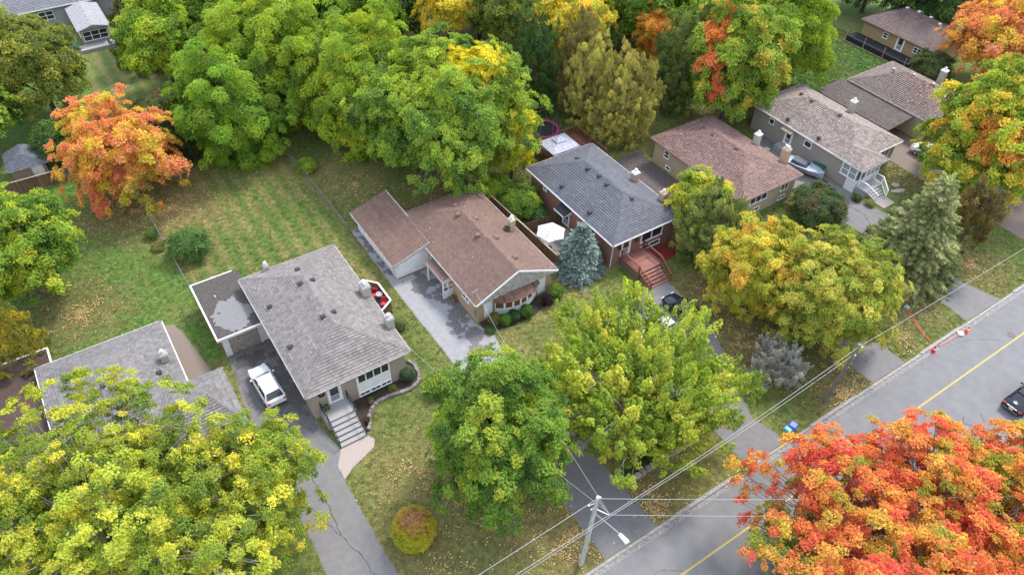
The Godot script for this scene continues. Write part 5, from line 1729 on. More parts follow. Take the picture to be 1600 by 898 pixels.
func yard_clutter() -> void:
	# small boat with dark cover and green-lidded box beside the stucco bungalow
	var b := thing("boat", "grey runabout boat with dark covers parked beside the stucco bungalow", "boat", Vector3(69.5, 0.0, -41.4), 0.25)
	var s := new_st()
	var sec := [[-2.2, 0.85], [-1.0, 0.95], [0.6, 0.9], [1.6, 0.6], [2.4, 0.08]]
	for i in sec.size() - 1:
		var z0: float = sec[i][0]
		var z1: float = sec[i + 1][0]
		var w0: float = sec[i][1]
		var w1: float = sec[i + 1][1]
		for e in [-1.0, 1.0]:
			quad(s, ivec(e * w0, 1.15, z0), ivec(e * w1, 1.2, z1), ivec(e * w1 * 0.5, 0.45, z1), ivec(e * w0 * 0.5, 0.4, z0))
			quad(s, ivec(e * w0 * 0.5, 0.4, z0), ivec(e * w1 * 0.5, 0.45, z1), ivec(0, 0.3, z1), ivec(0, 0.3, z0))
		quad(s, ivec(-w0, 1.15, z0), ivec(w0, 1.15, z0), ivec(w1, 1.2, z1), ivec(-w1, 1.2, z1))
	obj("hull", s, mk(lin(0.3, 0.34, 0.4), 0.4), b)
	var w := new_st()
	hexa(w, [ivec(-0.75, 1.18, -1.6), ivec(0.75, 1.18, -1.6), ivec(0.7, 1.2, 0.4), ivec(-0.7, 1.2, 0.4), ivec(-0.6, 1.55, -1.5), ivec(0.6, 1.55, -1.5), ivec(0.5, 1.45, 0.1), ivec(-0.5, 1.45, 0.1)])
	obj("cover", w, mk(lin(0.03, 0.04, 0.06), 0.6), b)
	var tr := new_st()
	bar(tr, ivec(0, 0.28, -2.0), ivec(0, 0.28, 3.0), 0.1, 0.1)
	tube(tr, [ivec(-0.9, 0.28, -0.8), ivec(-0.7, 0.28, -0.8)], [0.28, 0.28], 12)
	tube(tr, [ivec(0.7, 0.28, -0.8), ivec(0.9, 0.28, -0.8)], [0.28, 0.28], 12)
	bar(tr, ivec(0, 0, 3.0), ivec(0, 0.35, 3.0), 0.08, 0.08)
	obj("trailer", tr, M.black, b)
	var mt := new_st()
	obx(mt, Transform3D(Basis(), ivec(0, 1.2, -2.4)), Vector3(0.4, 0.6, 0.4))
	obj("outboard_motor", mt, M.black, b)
	var g := thing("storage_box", "white storage box with dark green lid beside the boat", "storage box", Vector3(70.9, 0, -40.6), 0.3)
	var q := new_st()
	bx(q, -0.55, 0, -0.8, 0.55, 0.95, 0.8)
	obj("tub", q, M.trim, g)
	var l := new_st()
	hexa(l, [ivec(-0.62, 0.95, -0.87), ivec(0.62, 0.95, -0.87), ivec(0.62, 0.95, 0.87), ivec(-0.62, 0.95, 0.87), ivec(-0.5, 1.1, -0.75), ivec(0.5, 1.1, -0.75), ivec(0.5, 1.1, 0.75), ivec(-0.5, 1.1, 0.75)])
	obj("lid", l, M.green_lid, g)
	for r in [[68.2, -46.2, 0.5, "dark wheeled bin behind the boat"], [67.4, -44.4, 0.8, "black tarpaulined heap behind the boat"]]:
		var t := thing("wheeled_bin", r[3], "bin", Vector3(r[0], 0, r[1]), 0.4)
		var u := new_st()
		hexa(u, [ivec(-0.25, 0, -0.3), ivec(0.25, 0, -0.3), ivec(0.25, 0, 0.3), ivec(-0.25, 0, 0.3), ivec(-0.32, 1.0, -0.38), ivec(0.32, 1.0, -0.38), ivec(0.32, 1.0, 0.38), ivec(-0.32, 1.0, 0.38)])
		obj("tub", u, M.black, t)
		var v := new_st()
		hexa(v, [ivec(-0.35, 1.0, -0.42), ivec(0.35, 1.0, -0.42), ivec(0.35, 1.0, 0.42), ivec(-0.35, 1.0, 0.42), ivec(-0.25, 1.12, -0.3), ivec(0.25, 1.12, -0.3), ivec(0.25, 1.1, 0.35), ivec(-0.25, 1.1, 0.35)])
		obj("lid", v, mk(lin(0.05, 0.055, 0.06), 0.5), t)
	var tp := new_st()
	for k in 8:
		var a := TAU * k / 8.0
		var c := TAU * (k + 1) / 8.0
		quad(tp, ivec(55.4, 1.0, -43.0), ivec(55.4 + cos(a) * 0.25, 0.9, -43.0 + sin(a) * 0.3), ivec(55.4 + cos(a) * 0.4, 0.02, -43.0 + sin(a) * 0.45), ivec(55.4 + cos(c) * 0.4, 0.02, -43.0 + sin(c) * 0.45))
		tri(tp, ivec(55.4, 1.0, -43.0), ivec(55.4 + cos(a) * 0.25, 0.9, -43.0 + sin(a) * 0.3), ivec(55.4 + cos(c) * 0.25, 0.9, -43.0 + sin(c) * 0.3))
	tag(obj("tarp", tp, M.cyan_tarp), "bright blue tarp leaning on the cream bungalow's side wall", "tarp")
	# heat pump by the rusty shed corner, small rust-roofed shed behind the stucco bungalow
	var sh := thing("garden_shed", "tiny shed with rusty red roof behind the stucco bungalow", "shed", Vector3(80.0, 0, -56.0))
	var sw := new_st()
	bx(sw, -1.1, 0, -1.1, 1.1, 1.9, 1.1)
	obj("wall", sw, M.fence_wood, sh)
	var sr := new_st()
	var top := ivec(0, 2.7, 0)
	var e := [ivec(-1.4, 1.9, -1.4), ivec(1.4, 1.9, -1.4), ivec(1.4, 1.9, 1.4), ivec(-1.4, 1.9, 1.4)]
	for k in 4:
		tri(sr, top, e[(k + 1) % 4] if false else e[k], e[(k + 1) % 4])
	obj("roof", sr, mk(lin(0.26, 0.1, 0.065), 0.85, tex_blotch, 0.6), sh)
	var ring := new_st()
	tube(ring, range(25).map(func(k): return ivec(93.5 + cos(TAU * k / 24.0) * 1.4, 0.08, -59.5 + sin(TAU * k / 24.0) * 1.5)), range(25).map(func(_k): return 0.1), 6)
	tag(obj("stone_ring", ring, M.stone), "round stone planting ring on the far green yard", "planting ring")

# ---------------------------------------------------------------- vegetation

func leaf_face(s: SurfaceTool, p: Vector3, n: Vector3, t: Vector3, l: float, w: float, fold: float, droop: float) -> void:
	var side := n.cross(t).normalized()
	var a := p - t * l * 0.5
	var b := p + t * l * 0.5 - n * droop
	var c := p - t * l * 0.05 + side * w * 0.5 + n * fold
	var d := p - t * l * 0.05 - side * w * 0.5 + n * fold
	tri(s, a, c, b)
	tri(s, a, b, d)

func rdir() -> Vector3:
	return Vector3(rng.randfn(), rng.randfn(), rng.randfn()).normalized()

func clump(kind: String, variant: int) -> ArrayMesh:
	var key := kind + str(variant)
	if clumps.has(key):
		return clumps[key]
	var keep := rng.state
	rng.seed = hash(key)
	var s := new_st()
	var count: int = {"broad": 125, "fine": 170, "plume": 80, "cedar": 110, "spruce": 120, "shrub": 130, "twig": 60}[kind]
	for i in count:
		var f := rng.randf_range(0.56, 1.0)
		s.set_color(Color(minf(1.0, f * rng.randf_range(0.9, 1.12)), f, f * rng.randf_range(0.75, 1.2)))
		var d := rdir()
		if kind == "broad" or kind == "shrub":
			if d.y < -0.25:
				d.y = -d.y
			var p := d * Vector3(1.0, 0.62, 1.0) * (0.35 + 0.65 * sqrt(rng.randf())) * (0.8 + 0.35 * sin(d.x * 4.0 + variant) * cos(d.z * 5.0))
			var n := (d * 0.5 + Vector3.UP * 0.6 + rdir() * 0.65).normalized()
			var t := n.cross(rdir()).normalized()
			var l := rng.randf_range(0.2, 0.32) * (0.8 if kind == "shrub" else 1.0)
			leaf_face(s, p, n, t, l, l * 0.82, l * 0.1, l * 0.18)
		elif kind == "fine":
			# arching compound fronds that droop at their ends
			if d.y < -0.1:
				d.y = -d.y
			var p := d * Vector3(1.0, 0.6, 1.0) * (0.3 + 0.7 * sqrt(rng.randf()))
			p.y -= (p.x * p.x + p.z * p.z) * 0.35
			var out := Vector3(p.x, -0.25, p.z).normalized()
			var n := (d * 0.3 + Vector3.UP * 0.8 + rdir() * 0.5).normalized()
			var t := (out + rdir() * 0.5)
			t = (t - n * t.dot(n)).normalized()
			var l := rng.randf_range(0.24, 0.38)
			leaf_face(s, p, n, t, l, l * 0.42, l * 0.06, l * 0.25)
		elif kind == "plume":
			# an upright shoot clothed in leaves
			var y := rng.randf()
			var a := rng.randf() * TAU
			var r := (0.1 + 0.34 * (1.0 - y)) * sqrt(rng.randf()) + 0.06
			var p := Vector3(cos(a) * r, y * 1.45 - 0.35, sin(a) * r)
			var n := (Vector3(cos(a), 0.9, sin(a)) + rdir() * 0.5).normalized()
			var t := (Vector3(cos(a) * 0.7, 0.6, sin(a) * 0.7) + rdir() * 0.4)
			t = (t - n * t.dot(n)).normalized()
			var l := rng.randf_range(0.17, 0.27)
			leaf_face(s, p, n, t, l, l * 0.7, l * 0.1, l * 0.2)
		elif kind == "cedar":
			var a := rng.randf() * TAU
			var y := rng.randf()
			var r := (0.5 * (1.0 - y) + 0.06) * sqrt(rng.randf())
			var p := Vector3(cos(a) * r, y * 1.1 - 0.3, sin(a) * r)
			var t := (Vector3(cos(a) * 0.5, 1.0, sin(a) * 0.5) + rdir() * 0.4).normalized()
			var n := t.cross(rdir()).normalized()
			var l := rng.randf_range(0.2, 0.34)
			leaf_face(s, p, n, t, l, l * 0.36, 0.02, 0.03)
		elif kind == "spruce":
			# a branch tip growing along +y, flat, with side twigs
			var y := rng.randf()
			var w := 0.42 * (1.0 - y) + 0.08
			var p := Vector3(rng.randf_range(-w, w), y * 1.1 - 0.35, rng.randf_range(-0.1, 0.1))
			var t := (Vector3(signf(p.x) * 0.7, 1.0, 0) + rdir() * 0.35).normalized()
			var n := (Vector3(0, 0, 1) + rdir() * 0.8).normalized()
			n = (n - t * n.dot(t)).normalized()
			var l := rng.randf_range(0.16, 0.28)
			leaf_face(s, p, n, t, l, l * 0.3, 0.02, 0.02)
		else:
			var t := (d + Vector3.UP * 0.6).normalized()
			var n := t.cross(rdir()).normalized()
			leaf_face(s, d * 0.4, n, t, rng.randf_range(0.35, 0.6), 0.035, 0.0, 0.0)
	s.generate_normals()
	var m := s.commit()
	clumps[key] = m
	rng.state = keep
	return m

func pick(pal: Array, v: float) -> Color:
	var u := clampf(v, 0.0, 0.999) * (pal.size() - 1)
	var i := int(u)
	return pal[i].lerp(pal[i + 1], u - i)

func hue(c: Color) -> Color:
	var top := maxf(c.r, maxf(c.g, c.b))
	return c * minf(1.0, 0.98 / top)

func crown_node(called: String, kind: String, xfs: Array, cols: Array, parent: Node3D, variant: int) -> void:
	var mm := MultiMesh.new()
	mm.transform_format = MultiMesh.TRANSFORM_3D
	mm.use_colors = true
	mm.mesh = clump(kind, variant)
	mm.instance_count = xfs.size()
	for i in xfs.size():
		mm.set_instance_transform(i, xfs[i])
		mm.set_instance_color(i, cols[i])
	var o := MultiMeshInstance3D.new()
	o.name = called
	o.multimesh = mm
	o.material_override = M.needle if kind in ["spruce", "cedar", "twig"] else M.leaf
	parent.add_child(o, true)
	o.set_meta("kind", "stuff")

func aim(dir: Vector3, scale: Vector3, at: Vector3) -> Transform3D:
	var y := dir.normalized()
	var x := y.cross(rdir()).normalized()
	var z := x.cross(y)
	return Transform3D(Basis(x * scale.x, y * scale.y, z * scale.z), at)

# opt: pal, shape (round, flame, cone), size (clump scale), dens, rough, patches [[dx, dy, dz, r, Color]], twig, bark, lean, mixk
func tree(called: String, label: String, cat: String, kind: String, x: float, z: float, yc: float, rx: float, ry: float, pal: Array, opt := {}) -> void:
	var t := thing(called, label, cat, Vector3(x, 0, z), 0.0, opt.get("group", ""))
	rng.seed = hash(label)
	var shape: String = opt.get("shape", "round")
	var size: float = opt.get("size", 0.95)
	var dens: float = opt.get("dens", 1.0)
	var rough: float = opt.get("rough", 0.34)
	var patches: Array = opt.get("patches", [])
	if shape == "round":
		rx = maxf(rx - size * 0.62, rx * 0.6)
		ry = maxf(ry - size * 0.5, ry * 0.6)
	var c := Vector3(0, yc, 0)
	var off := Vector3(x * 3.1, 0, z * 2.7)
	var bark: Material = opt.get("bark", M.bark)
	var xfs := []
	var cols := []
	var twigs := []
	if shape == "cone":
		var top := yc + ry
		var bottom := maxf(0.15, yc - ry)
		var y := bottom
		while y < top - 0.15:
			var u := (y - bottom) / (top - bottom)
			var rr := rx * pow(1.0 - u, 0.85) * (0.85 + 0.3 * rng.randf()) + 0.12
			var n := maxi(3, int(TAU * rr / (size * 0.42) * dens))
			var ph := rng.randf() * TAU
			for k in n:
				var a := ph + TAU * k / n + rng.randf_range(-0.2, 0.2)
				var out := Vector3(cos(a), 0, sin(a))
				var reach := rr * (rng.randf_range(0.78, 1.12) + 0.25 * noise.get_noise_3d(cos(a) * 40.0 + off.x, y * 12.0, sin(a) * 40.0 + off.z))
				var steps := 1 + int(reach / (size * 0.75))
				for q in steps:
					var fr := reach - q * size * 0.7
					if fr < 0.1 and q > 0:
						break
					var p := out * maxf(fr - size * 0.4, 0.05) + Vector3.UP * (y - 0.12 * fr + rng.randf_range(-0.1, 0.1))
					var dir := (out + Vector3.UP * (0.25 - 0.3 * (1.0 - u)) + rdir() * 0.2).normalized()
					# keep the flat side of the spray up
					var yy := dir
					var zz := (Vector3.UP - yy * yy.y).normalized()
					var xx := yy.cross(zz)
					var sc := size * rng.randf_range(0.75, 1.15)
					xfs.append(Transform3D(Basis(xx * sc, yy * sc, zz * sc), p))
					var v := 0.5 + noise.get_noise_3d(p.x * 6.0 + off.x, p.y * 6.0, p.z * 6.0 + off.z) * 0.9 + rng.randf_range(-0.18, 0.18)
					cols.append(hue(pick(pal, v) * rng.randf_range(0.85, 1.15) * 1.5))
			y += size * 0.42
	else:
		var area := TAU * rx * (rx + ry)
		var n := int(area / (size * size) * 1.9 * dens)
		for i in n:
			var d := rdir()
			if d.y < -0.55 and shape == "round" and not opt.get("full", false):
				d.y = -d.y * 0.6
				d = d.normalized()
			var r: float = 1.0 + rough * noise.get_noise_3d(d.x * 34.0 + off.x, d.y * 34.0, d.z * 34.0 + off.z) * 1.9 + rough * 0.6 * noise.get_noise_3d(d.x * 85.0 - off.z, d.y * 85.0, d.z * 85.0)
			r = minf(r, 1.3 + rng.randf() * 0.08)
			var layer := rng.randf()
			var lay := 1.0 if layer < 0.55 else (0.84 if layer < 0.82 else 0.62)
			var p := Vector3(d.x * rx, d.y * ry, d.z * rx) * r * lay * rng.randf_range(0.94, 1.05)
			if shape == "flame":
				var u := clampf((d.y + 1.0) * 0.5, 0.0, 1.0)
				var rr := rx * (1.0 - pow(u, 2.2)) * (0.75 + 0.25 * sin(u * PI)) * 1.15 * r * lay + 0.1
				var a := atan2(d.z, d.x)
				p = Vector3(cos(a) * rr, d.y * ry, sin(a) * rr)
			var w := c + p
			if w.y < 0.12:
				w.y = 0.12 + rng.randf() * 0.25
			var out := p.normalized()
			var dir := (out * 0.7 + Vector3.UP * 0.6 + rdir() * 0.3).normalized()
			if kind == "plume":
				dir = (out * 0.55 + Vector3.UP * 0.9 + rdir() * 0.22).normalized()
			elif kind == "cedar":
				dir = (out * 0.5 + Vector3.UP * 0.9 + rdir() * 0.2).normalized()
			var sc := size * rng.randf_range(0.7, 1.2)
			xfs.append(aim(dir, Vector3(sc * rng.randf_range(0.7, 1.3), sc * rng.randf_range(0.7, 1.2), sc * rng.randf_range(0.7, 1.3)), w))
			if lay > 0.9 and shape == "round" and rx > 1.8 and rng.randf() < (0.6 if r > 1.12 else (0.13 if bark == M.bark_grey else 0.06)):
				twigs.append([c + p * rng.randf_range(0.62, 0.8) + rdir() * 0.4 - Vector3.UP * 0.4, w - dir * sc * 0.1])
			var v := 0.5 + noise.get_noise_3d(w.x * 7.0 + off.x, w.y * 7.0, w.z * 7.0 + off.z) * 1.0 + rng.randf_range(-0.2, 0.2)
			var col := pick(pal, v)
			for q in patches:
				var dd: float = (w - Vector3(q[0], q[1], q[2])).length() / q[3] + noise_fine.get_noise_3d(w.x * 3.0, w.y * 3.0, w.z * 3.0) * 0.5 + rng.randf_range(-0.15, 0.15)
				if dd < 1.0:
					col = q[4]
			cols.append(hue(col * rng.randf_range(0.82, 1.15) * 1.5))
	# trunk and limbs
	var tr: float = opt.get("trunk", clampf(rx * 0.055 + 0.05, 0.05, 0.42))
	var s := new_st()
	var lean := Vector3(rng.randf_range(-0.04, 0.04), 0, rng.randf_range(-0.04, 0.04)) * yc
	var top_y := yc + ry * (0.85 if shape != "round" else 0.35)
	tube(s, [Vector3(0, -0.1, 0), Vector3(0, 0.3, 0), lean * 0.5 + Vector3.UP * top_y * 0.5, lean + Vector3.UP * top_y], [tr * 1.5, tr * 1.1, tr * 0.75, tr * 0.2], 8)
	if shape == "round":
		var nl := int(clampf(rx * 2.0, 4, 14))
		for i in nl:
			var a := TAU * (i + rng.randf() * 0.6) / nl
			var y0 := top_y * rng.randf_range(0.35, 0.85)
			var b0 := lean * (y0 / top_y) + Vector3.UP * y0
			var e := c + Vector3(cos(a) * rx * rng.randf_range(0.6, 0.9), ry * rng.randf_range(-0.1, 0.75), sin(a) * rx * rng.randf_range(0.6, 0.9))
			if e.y < y0:
				e.y = y0 + 0.4
			var mid := b0.lerp(e, 0.5) + Vector3.UP * rx * 0.06 + rdir() * rx * 0.06
			tube(s, [b0, mid, e], [tr * 0.5, tr * 0.3, tr * 0.08], 6)
			for k in 3:
				var st := b0.lerp(e, 0.35 + 0.2 * k)
				var e2 := st + (e - b0) * rng.randf_range(0.25, 0.45) + rdir() * rx * 0.28 + Vector3.UP * ry * 0.12
				tube(s, [st, st.lerp(e2, 0.5) + rdir() * 0.12, e2], [tr * 0.22, tr * 0.14, tr * 0.04], 5)
	for q in twigs:
		var bend: Vector3 = q[0].lerp(q[1], 0.55) + rdir() * 0.12
		tube(s, [q[0], bend, q[1]], [0.03, 0.021, 0.009], 3)
	obj("trunk", s, bark, t)
	if xfs.size() > 300:
		# two kinds of leaf spray, mixed through the crown
		var half := [[], [], [], []]
		for i in xfs.size():
			half[i % 2].append(xfs[i])
			half[2 + i % 2].append(cols[i])
		crown_node("crown", kind, half[0], half[2], t, 0)
		crown_node("crown", kind, half[1], half[3], t, 1)
	else:
		crown_node("crown", kind, xfs, cols, t, 2)
	if opt.get("litter", 0.0) > 0.0:
		pass

const GRN := [Color(0.085, 0.17, 0.02), Color(0.165, 0.28, 0.027), Color(0.27, 0.38, 0.033)]
const LIME := [Color(0.13, 0.23, 0.02), Color(0.28, 0.4, 0.03), Color(0.43, 0.49, 0.04)]
const YELGRN := [Color(0.14, 0.22, 0.03), Color(0.27, 0.35, 0.035), Color(0.42, 0.46, 0.05), Color(0.64, 0.59, 0.07)]
const YEL := [Color(0.26, 0.3, 0.035), Color(0.5, 0.46, 0.045), Color(0.68, 0.57, 0.05), Color(0.7, 0.46, 0.05)]
const ORG := [Color(0.56, 0.47, 0.05), Color(0.8, 0.48, 0.09), Color(0.82, 0.38, 0.14), Color(0.82, 0.3, 0.16)]
const REDS := [Color(0.28, 0.31, 0.04), Color(0.66, 0.42, 0.07), Color(0.82, 0.33, 0.1), Color(0.82, 0.22, 0.1), Color(0.8, 0.16, 0.1)]
const DARK := [Color(0.04, 0.085, 0.022), Color(0.07, 0.14, 0.03), Color(0.12, 0.2, 0.035)]
const OLIVE := [Color(0.2, 0.2, 0.045), Color(0.34, 0.31, 0.07), Color(0.46, 0.4, 0.1), Color(0.46, 0.45, 0.08)]
const BRONZE := [Color(0.07, 0.1, 0.03), Color(0.14, 0.12, 0.04), Color(0.24, 0.13, 0.055)]
const BLUE := [Color(0.13, 0.19, 0.16), Color(0.23, 0.3, 0.265), Color(0.36, 0.43, 0.39)]
const FIR := [Color(0.13, 0.16, 0.05), Color(0.25, 0.28, 0.1), Color(0.42, 0.42, 0.2)]
const SILVER := [Color(0.27, 0.25, 0.21), Color(0.4, 0.4, 0.35), Color(0.42, 0.5, 0.46)]

func trees() -> void:
	# street side
	tree("shade_tree", "large yellow-green shade tree hiding the near bungalow's front", "tree", "broad", -8.2, -32.4, 7.6, 9.3, 5.6, YELGRN, {"size": 0.54, "dens": 0.55, "rough": 0.55, "bark": M.bark_grey})
	tree("shade_tree", "green tree with yellow tips over the white car's driveway", "tree", "broad", 0.6, -31.2, 5.8, 4.2, 5.2, [Color(0.12, 0.2, 0.025), Color(0.22, 0.3, 0.03), Color(0.36, 0.41, 0.04), Color(0.58, 0.52, 0.05)], {"size": 0.52, "dens": 0.5, "rough": 0.55, "bark": M.bark_grey})
	tree("shade_tree", "dense mid-green tree on the lawn before the damp driveway", "tree", "broad", 17.0, -25.7, 6.2, 5.0, 6.0, [Color(0.07, 0.15, 0.02), Color(0.125, 0.24, 0.03), Color(0.21, 0.33, 0.035), Color(0.36, 0.41, 0.04)], {"size": 0.58, "dens": 0.9, "rough": 0.42})
	tree("shade_tree", "feathery lime-green tree with upright shoots shading the parked cars", "tree", "plume", 29.4, -24.6, 5.3, 7.2, 4.6, [Color(0.17, 0.26, 0.03), Color(0.28, 0.38, 0.04), Color(0.4, 0.46, 0.05), Color(0.5, 0.49, 0.07)], {"size": 0.9, "dens": 1.45, "rough": 0.45, "bark": M.bark_grey, "patches": [[-1.5, 10.5, -2.5, 1.6, Color(0.52, 0.42, 0.04)]]})
	tree("maple_tree", "blazing red and orange maple overhanging the street", "tree", "broad", 34.0, -3.0, 6.0, 9.5, 5.0, REDS, {"size": 0.58, "dens": 0.85, "rough": 0.5, "patches": [[-1.0, 9.0, -7.0, 2.0, Color(0.7, 0.13, 0.09)], [-6.6, 4.6, -5.2, 3.5, Color(0.19, 0.27, 0.035)]]})
	tree("maple_tree", "orange maple with a yellow-green flank beside the black car", "tree", "broad", 45.8, -0.4, 4.6, 6.0, 4.2, [Color(0.42, 0.4, 0.05), Color(0.76, 0.42, 0.08), Color(0.82, 0.31, 0.13), Color(0.82, 0.23, 0.13)], {"size": 0.58, "dens": 0.9, "rough": 0.45, "patches": [[-2.0, 6.2, -5.2, 2.4, Color(0.4, 0.38, 0.05)]]})
	tree("yellowing_tree", "round golden tree with orange edge beside the dark evergreen", "tree", "broad", 47.4, -29.3, 4.7, 4.2, 4.6, [Color(0.3, 0.34, 0.045), Color(0.45, 0.45, 0.05), Color(0.58, 0.5, 0.065), Color(0.64, 0.43, 0.075)], {"size": 0.52, "dens": 1.0, "rough": 0.42})
	tree("yellowing_tree", "yellow-olive tree behind the dark utility pole", "tree", "broad", 50.2, -23.2, 5.0, 5.0, 4.9, [Color(0.16, 0.23, 0.03), Color(0.31, 0.36, 0.045), Color(0.45, 0.45, 0.075), Color(0.55, 0.5, 0.11)], {"size": 0.52, "dens": 1.0, "rough": 0.42})
	tree("evergreen", "dark broad evergreen beside the brick bungalow's lawn", "tree", "cedar", 49.2, -36.2, 3.6, 3.7, 4.2, [Color(0.12, 0.17, 0.045), Color(0.24, 0.28, 0.07), Color(0.4, 0.41, 0.1)], {"size": 0.75, "dens": 1.3, "full": true})
	tree("yellow_shrub", "bright yellow shrub tree beside the cream bungalow's driveway", "tree", "broad", 50.6, -40.2, 4.4, 2.9, 3.0, [Color(0.2, 0.28, 0.03), Color(0.36, 0.42, 0.045), Color(0.62, 0.56, 0.06)], {"size": 0.6})
	tree("blue_spruce", "silvery blue spruce at the corner of the brick bungalow", "tree", "spruce", 37.1, -42.3, 2.9, 2.3, 2.9, BLUE, {"size": 0.72, "shape": "cone", "dens": 1.5})
	tree("blue_spruce", "small silvery blue spruce beneath the larger one", "tree", "spruce", 35.9, -41.2, 1.2, 1.5, 1.2, BLUE, {"size": 0.6, "shape": "cone", "dens": 1.4})
	tree("silvery_shrub", "thin silvery shrub with dead twigs on the verge", "shrub", "cedar", 43.3, -21.7, 1.9, 2.5, 2.0, SILVER, {"size": 0.55, "dens": 0.8, "rough": 0.45, "full": true, "bark": M.bark_grey})
	tree("fir_tree", "big drooping fir with grey inner branches near the kerb", "tree", "spruce", 64.6, -24.3, 5.8, 4.6, 6.4, FIR, {"size": 1.1, "shape": "cone", "dens": 0.95})
	tree("bronze_tree", "brownish olive tree between the fir and the bright maple", "tree", "cedar", 71.2, -22.9, 4.4, 2.5, 4.6, [Color(0.12, 0.1, 0.03), Color(0.2, 0.16, 0.04), Color(0.3, 0.22, 0.06)], {"size": 0.8, "dens": 1.2})
	tree("maple_tree", "green maple with golden orange tips near the white car", "tree", "broad", 83.2, -28.8, 6.6, 6.4, 7.2, [Color(0.13, 0.22, 0.022), Color(0.24, 0.35, 0.03), Color(0.42, 0.46, 0.04), Color(0.68, 0.48, 0.06)], {"size": 0.85, "dens": 1.1, "patches": [[-3.5, 9.0, 1.5, 2.4, Color(0.68, 0.34, 0.06)]]})
	tree("maple_tree", "coral red maple beyond the far ochre bungalow", "tree", "broad", 107.5, -43.0, 6.5, 6.2, 4.9, ORG, {"size": 0.9})
	tree("maple_tree", "lime maple beside the coral maple at the back of the street", "tree", "broad", 96.5, -30.5, 6.6, 5.4, 6.4, [Color(0.14, 0.22, 0.025), Color(0.26, 0.34, 0.03), Color(0.5, 0.42, 0.04), Color(0.64, 0.36, 0.05)], {"size": 0.85})
	tree("shrub", "olive shrub beside the ochre bungalow's side window", "shrub", "shrub", 101.6, -47.3, 1.9, 2.7, 2.0, [Color(0.06, 0.1, 0.03), Color(0.11, 0.15, 0.045), Color(0.18, 0.2, 0.07)], {"size": 0.7})
	tree("hedgerow_tree", "dark green tree behind the ochre bungalow's chimney", "tree", "broad", 115.5, -58.0, 6.0, 6.4, 5.0, DARK, {"size": 0.95})
	tree("hedgerow_tree", "dark green tree at the far end of the green yard", "tree", "broad", 112.0, -66.5, 5.5, 6.0, 5.0, DARK, {"size": 0.95})
	# behind the bungalows
	tree("maple_tree", "tall green maple with orange tips behind the rosy roof", "tree", "broad", 69.4, -54.8, 8.0, 5.9, 7.4, [Color(0.12, 0.22, 0.025), Color(0.21, 0.32, 0.035), Color(0.33, 0.41, 0.045), Color(0.52, 0.42, 0.06)], {"size": 0.85, "dens": 1.15, "patches": [[-5.0, 9.5, 1.0, 1.5, Color(0.68, 0.22, 0.07)], [-3.6, 12.5, -1.0, 1.6, Color(0.66, 0.26, 0.06)], [-5.2, 6.5, 2.5, 1.2, Color(0.66, 0.17, 0.07)], [-1.0, 14.0, -2.0, 1.8, Color(0.6, 0.3, 0.07)]]})
	tree("ash_tree", "bright green tree beside the far green yard", "tree", "fine", 82.0, -56.2, 7.5, 4.6, 6.4, LIME, {"size": 1.0, "dens": 1.2})
	tree("cedar", "dark green columnar cedar behind the tall maple", "tree", "cedar", 65.4, -59.6, 6.4, 3.7, 6.6, [Color(0.08, 0.13, 0.03), Color(0.14, 0.2, 0.04), Color(0.24, 0.28, 0.06)], {"size": 0.8, "dens": 1.3, "full": true})
	tree("maple_tree", "slim orange maple behind the cedars", "tree", "broad", 67.6, -67.2, 6.0, 2.6, 4.4, [Color(0.5, 0.38, 0.04), Color(0.62, 0.36, 0.04), Color(0.62, 0.22, 0.05)], {"size": 0.75})
	tree("shade_tree", "round mid-green tree behind the slim orange maple", "tree", "broad", 68.5, -73.5, 8.2, 5.6, 5.6, GRN, {"size": 0.95})
	tree("cedar", "olive cedar beside the trampoline", "tree", "cedar", 52.6, -61.6, 6.4, 2.8, 6.6, OLIVE, {"size": 0.8, "dens": 1.3, "full": true})
	tree("cedar", "broad golden olive cedar behind the charcoal roof", "tree", "cedar", 56.0, -58.2, 5.6, 3.4, 6.2, OLIVE, {"size": 0.8, "dens": 1.3, "full": true})
	tree("cedar", "lower olive cedar overhanging the charcoal roof's eave", "tree", "cedar", 53.4, -57.6, 4.4, 2.8, 4.9, OLIVE, {"size": 0.8, "dens": 1.3, "full": true})
	tree("cedar", "bronze-tipped cedar behind the golden olive cedars", "tree", "cedar", 54.5, -65.5, 6.8, 3.2, 6.6, [Color(0.14, 0.14, 0.04), Color(0.26, 0.23, 0.06), Color(0.38, 0.28, 0.09)], {"size": 0.8, "dens": 1.3, "full": true})
	tree("shade_tree", "golden yellow tree behind the dark cedar", "tree", "broad", 58.4, -74.4, 8.0, 5.9, 5.0, YEL, {"size": 0.85})
	tree("cedar", "tall dark green cedar behind the trampoline", "tree", "cedar", 49.8, -69.2, 6.2, 3.2, 6.6, DARK, {"size": 0.8, "dens": 1.3, "full": true})
	tree("locust_tree", "tall lime-green tree behind the brown bungalow's lawn", "tree", "fine", 29.4, -75.6, 7.6, 6.8, 7.6, LIME, {"full": true, "size": 0.9, "dens": 1.1, "rough": 0.42})
	tree("shade_tree", "huge green tree with yellow crown patch behind the brown roof", "tree", "broad", 34.4, -64.0, 7.6, 9.0, 6.8, [Color(0.1, 0.19, 0.03), Color(0.17, 0.29, 0.035), Color(0.26, 0.38, 0.04), Color(0.36, 0.44, 0.045)], {"size": 0.7, "dens": 1.05, "trunk": 0.3, "bark": M.bark_grey, "patches": [[-2.5, 12.5, 0.5, 4.0, Color(0.33, 0.42, 0.035)], [3.0, 11.0, 3.0, 3.2, Color(0.27, 0.39, 0.035)], [3.6, 12.0, 0.2, 3.3, Color(0.7, 0.62, 0.03)], [6.6, 9.0, 2.0, 2.0, Color(0.68, 0.58, 0.03)]]})
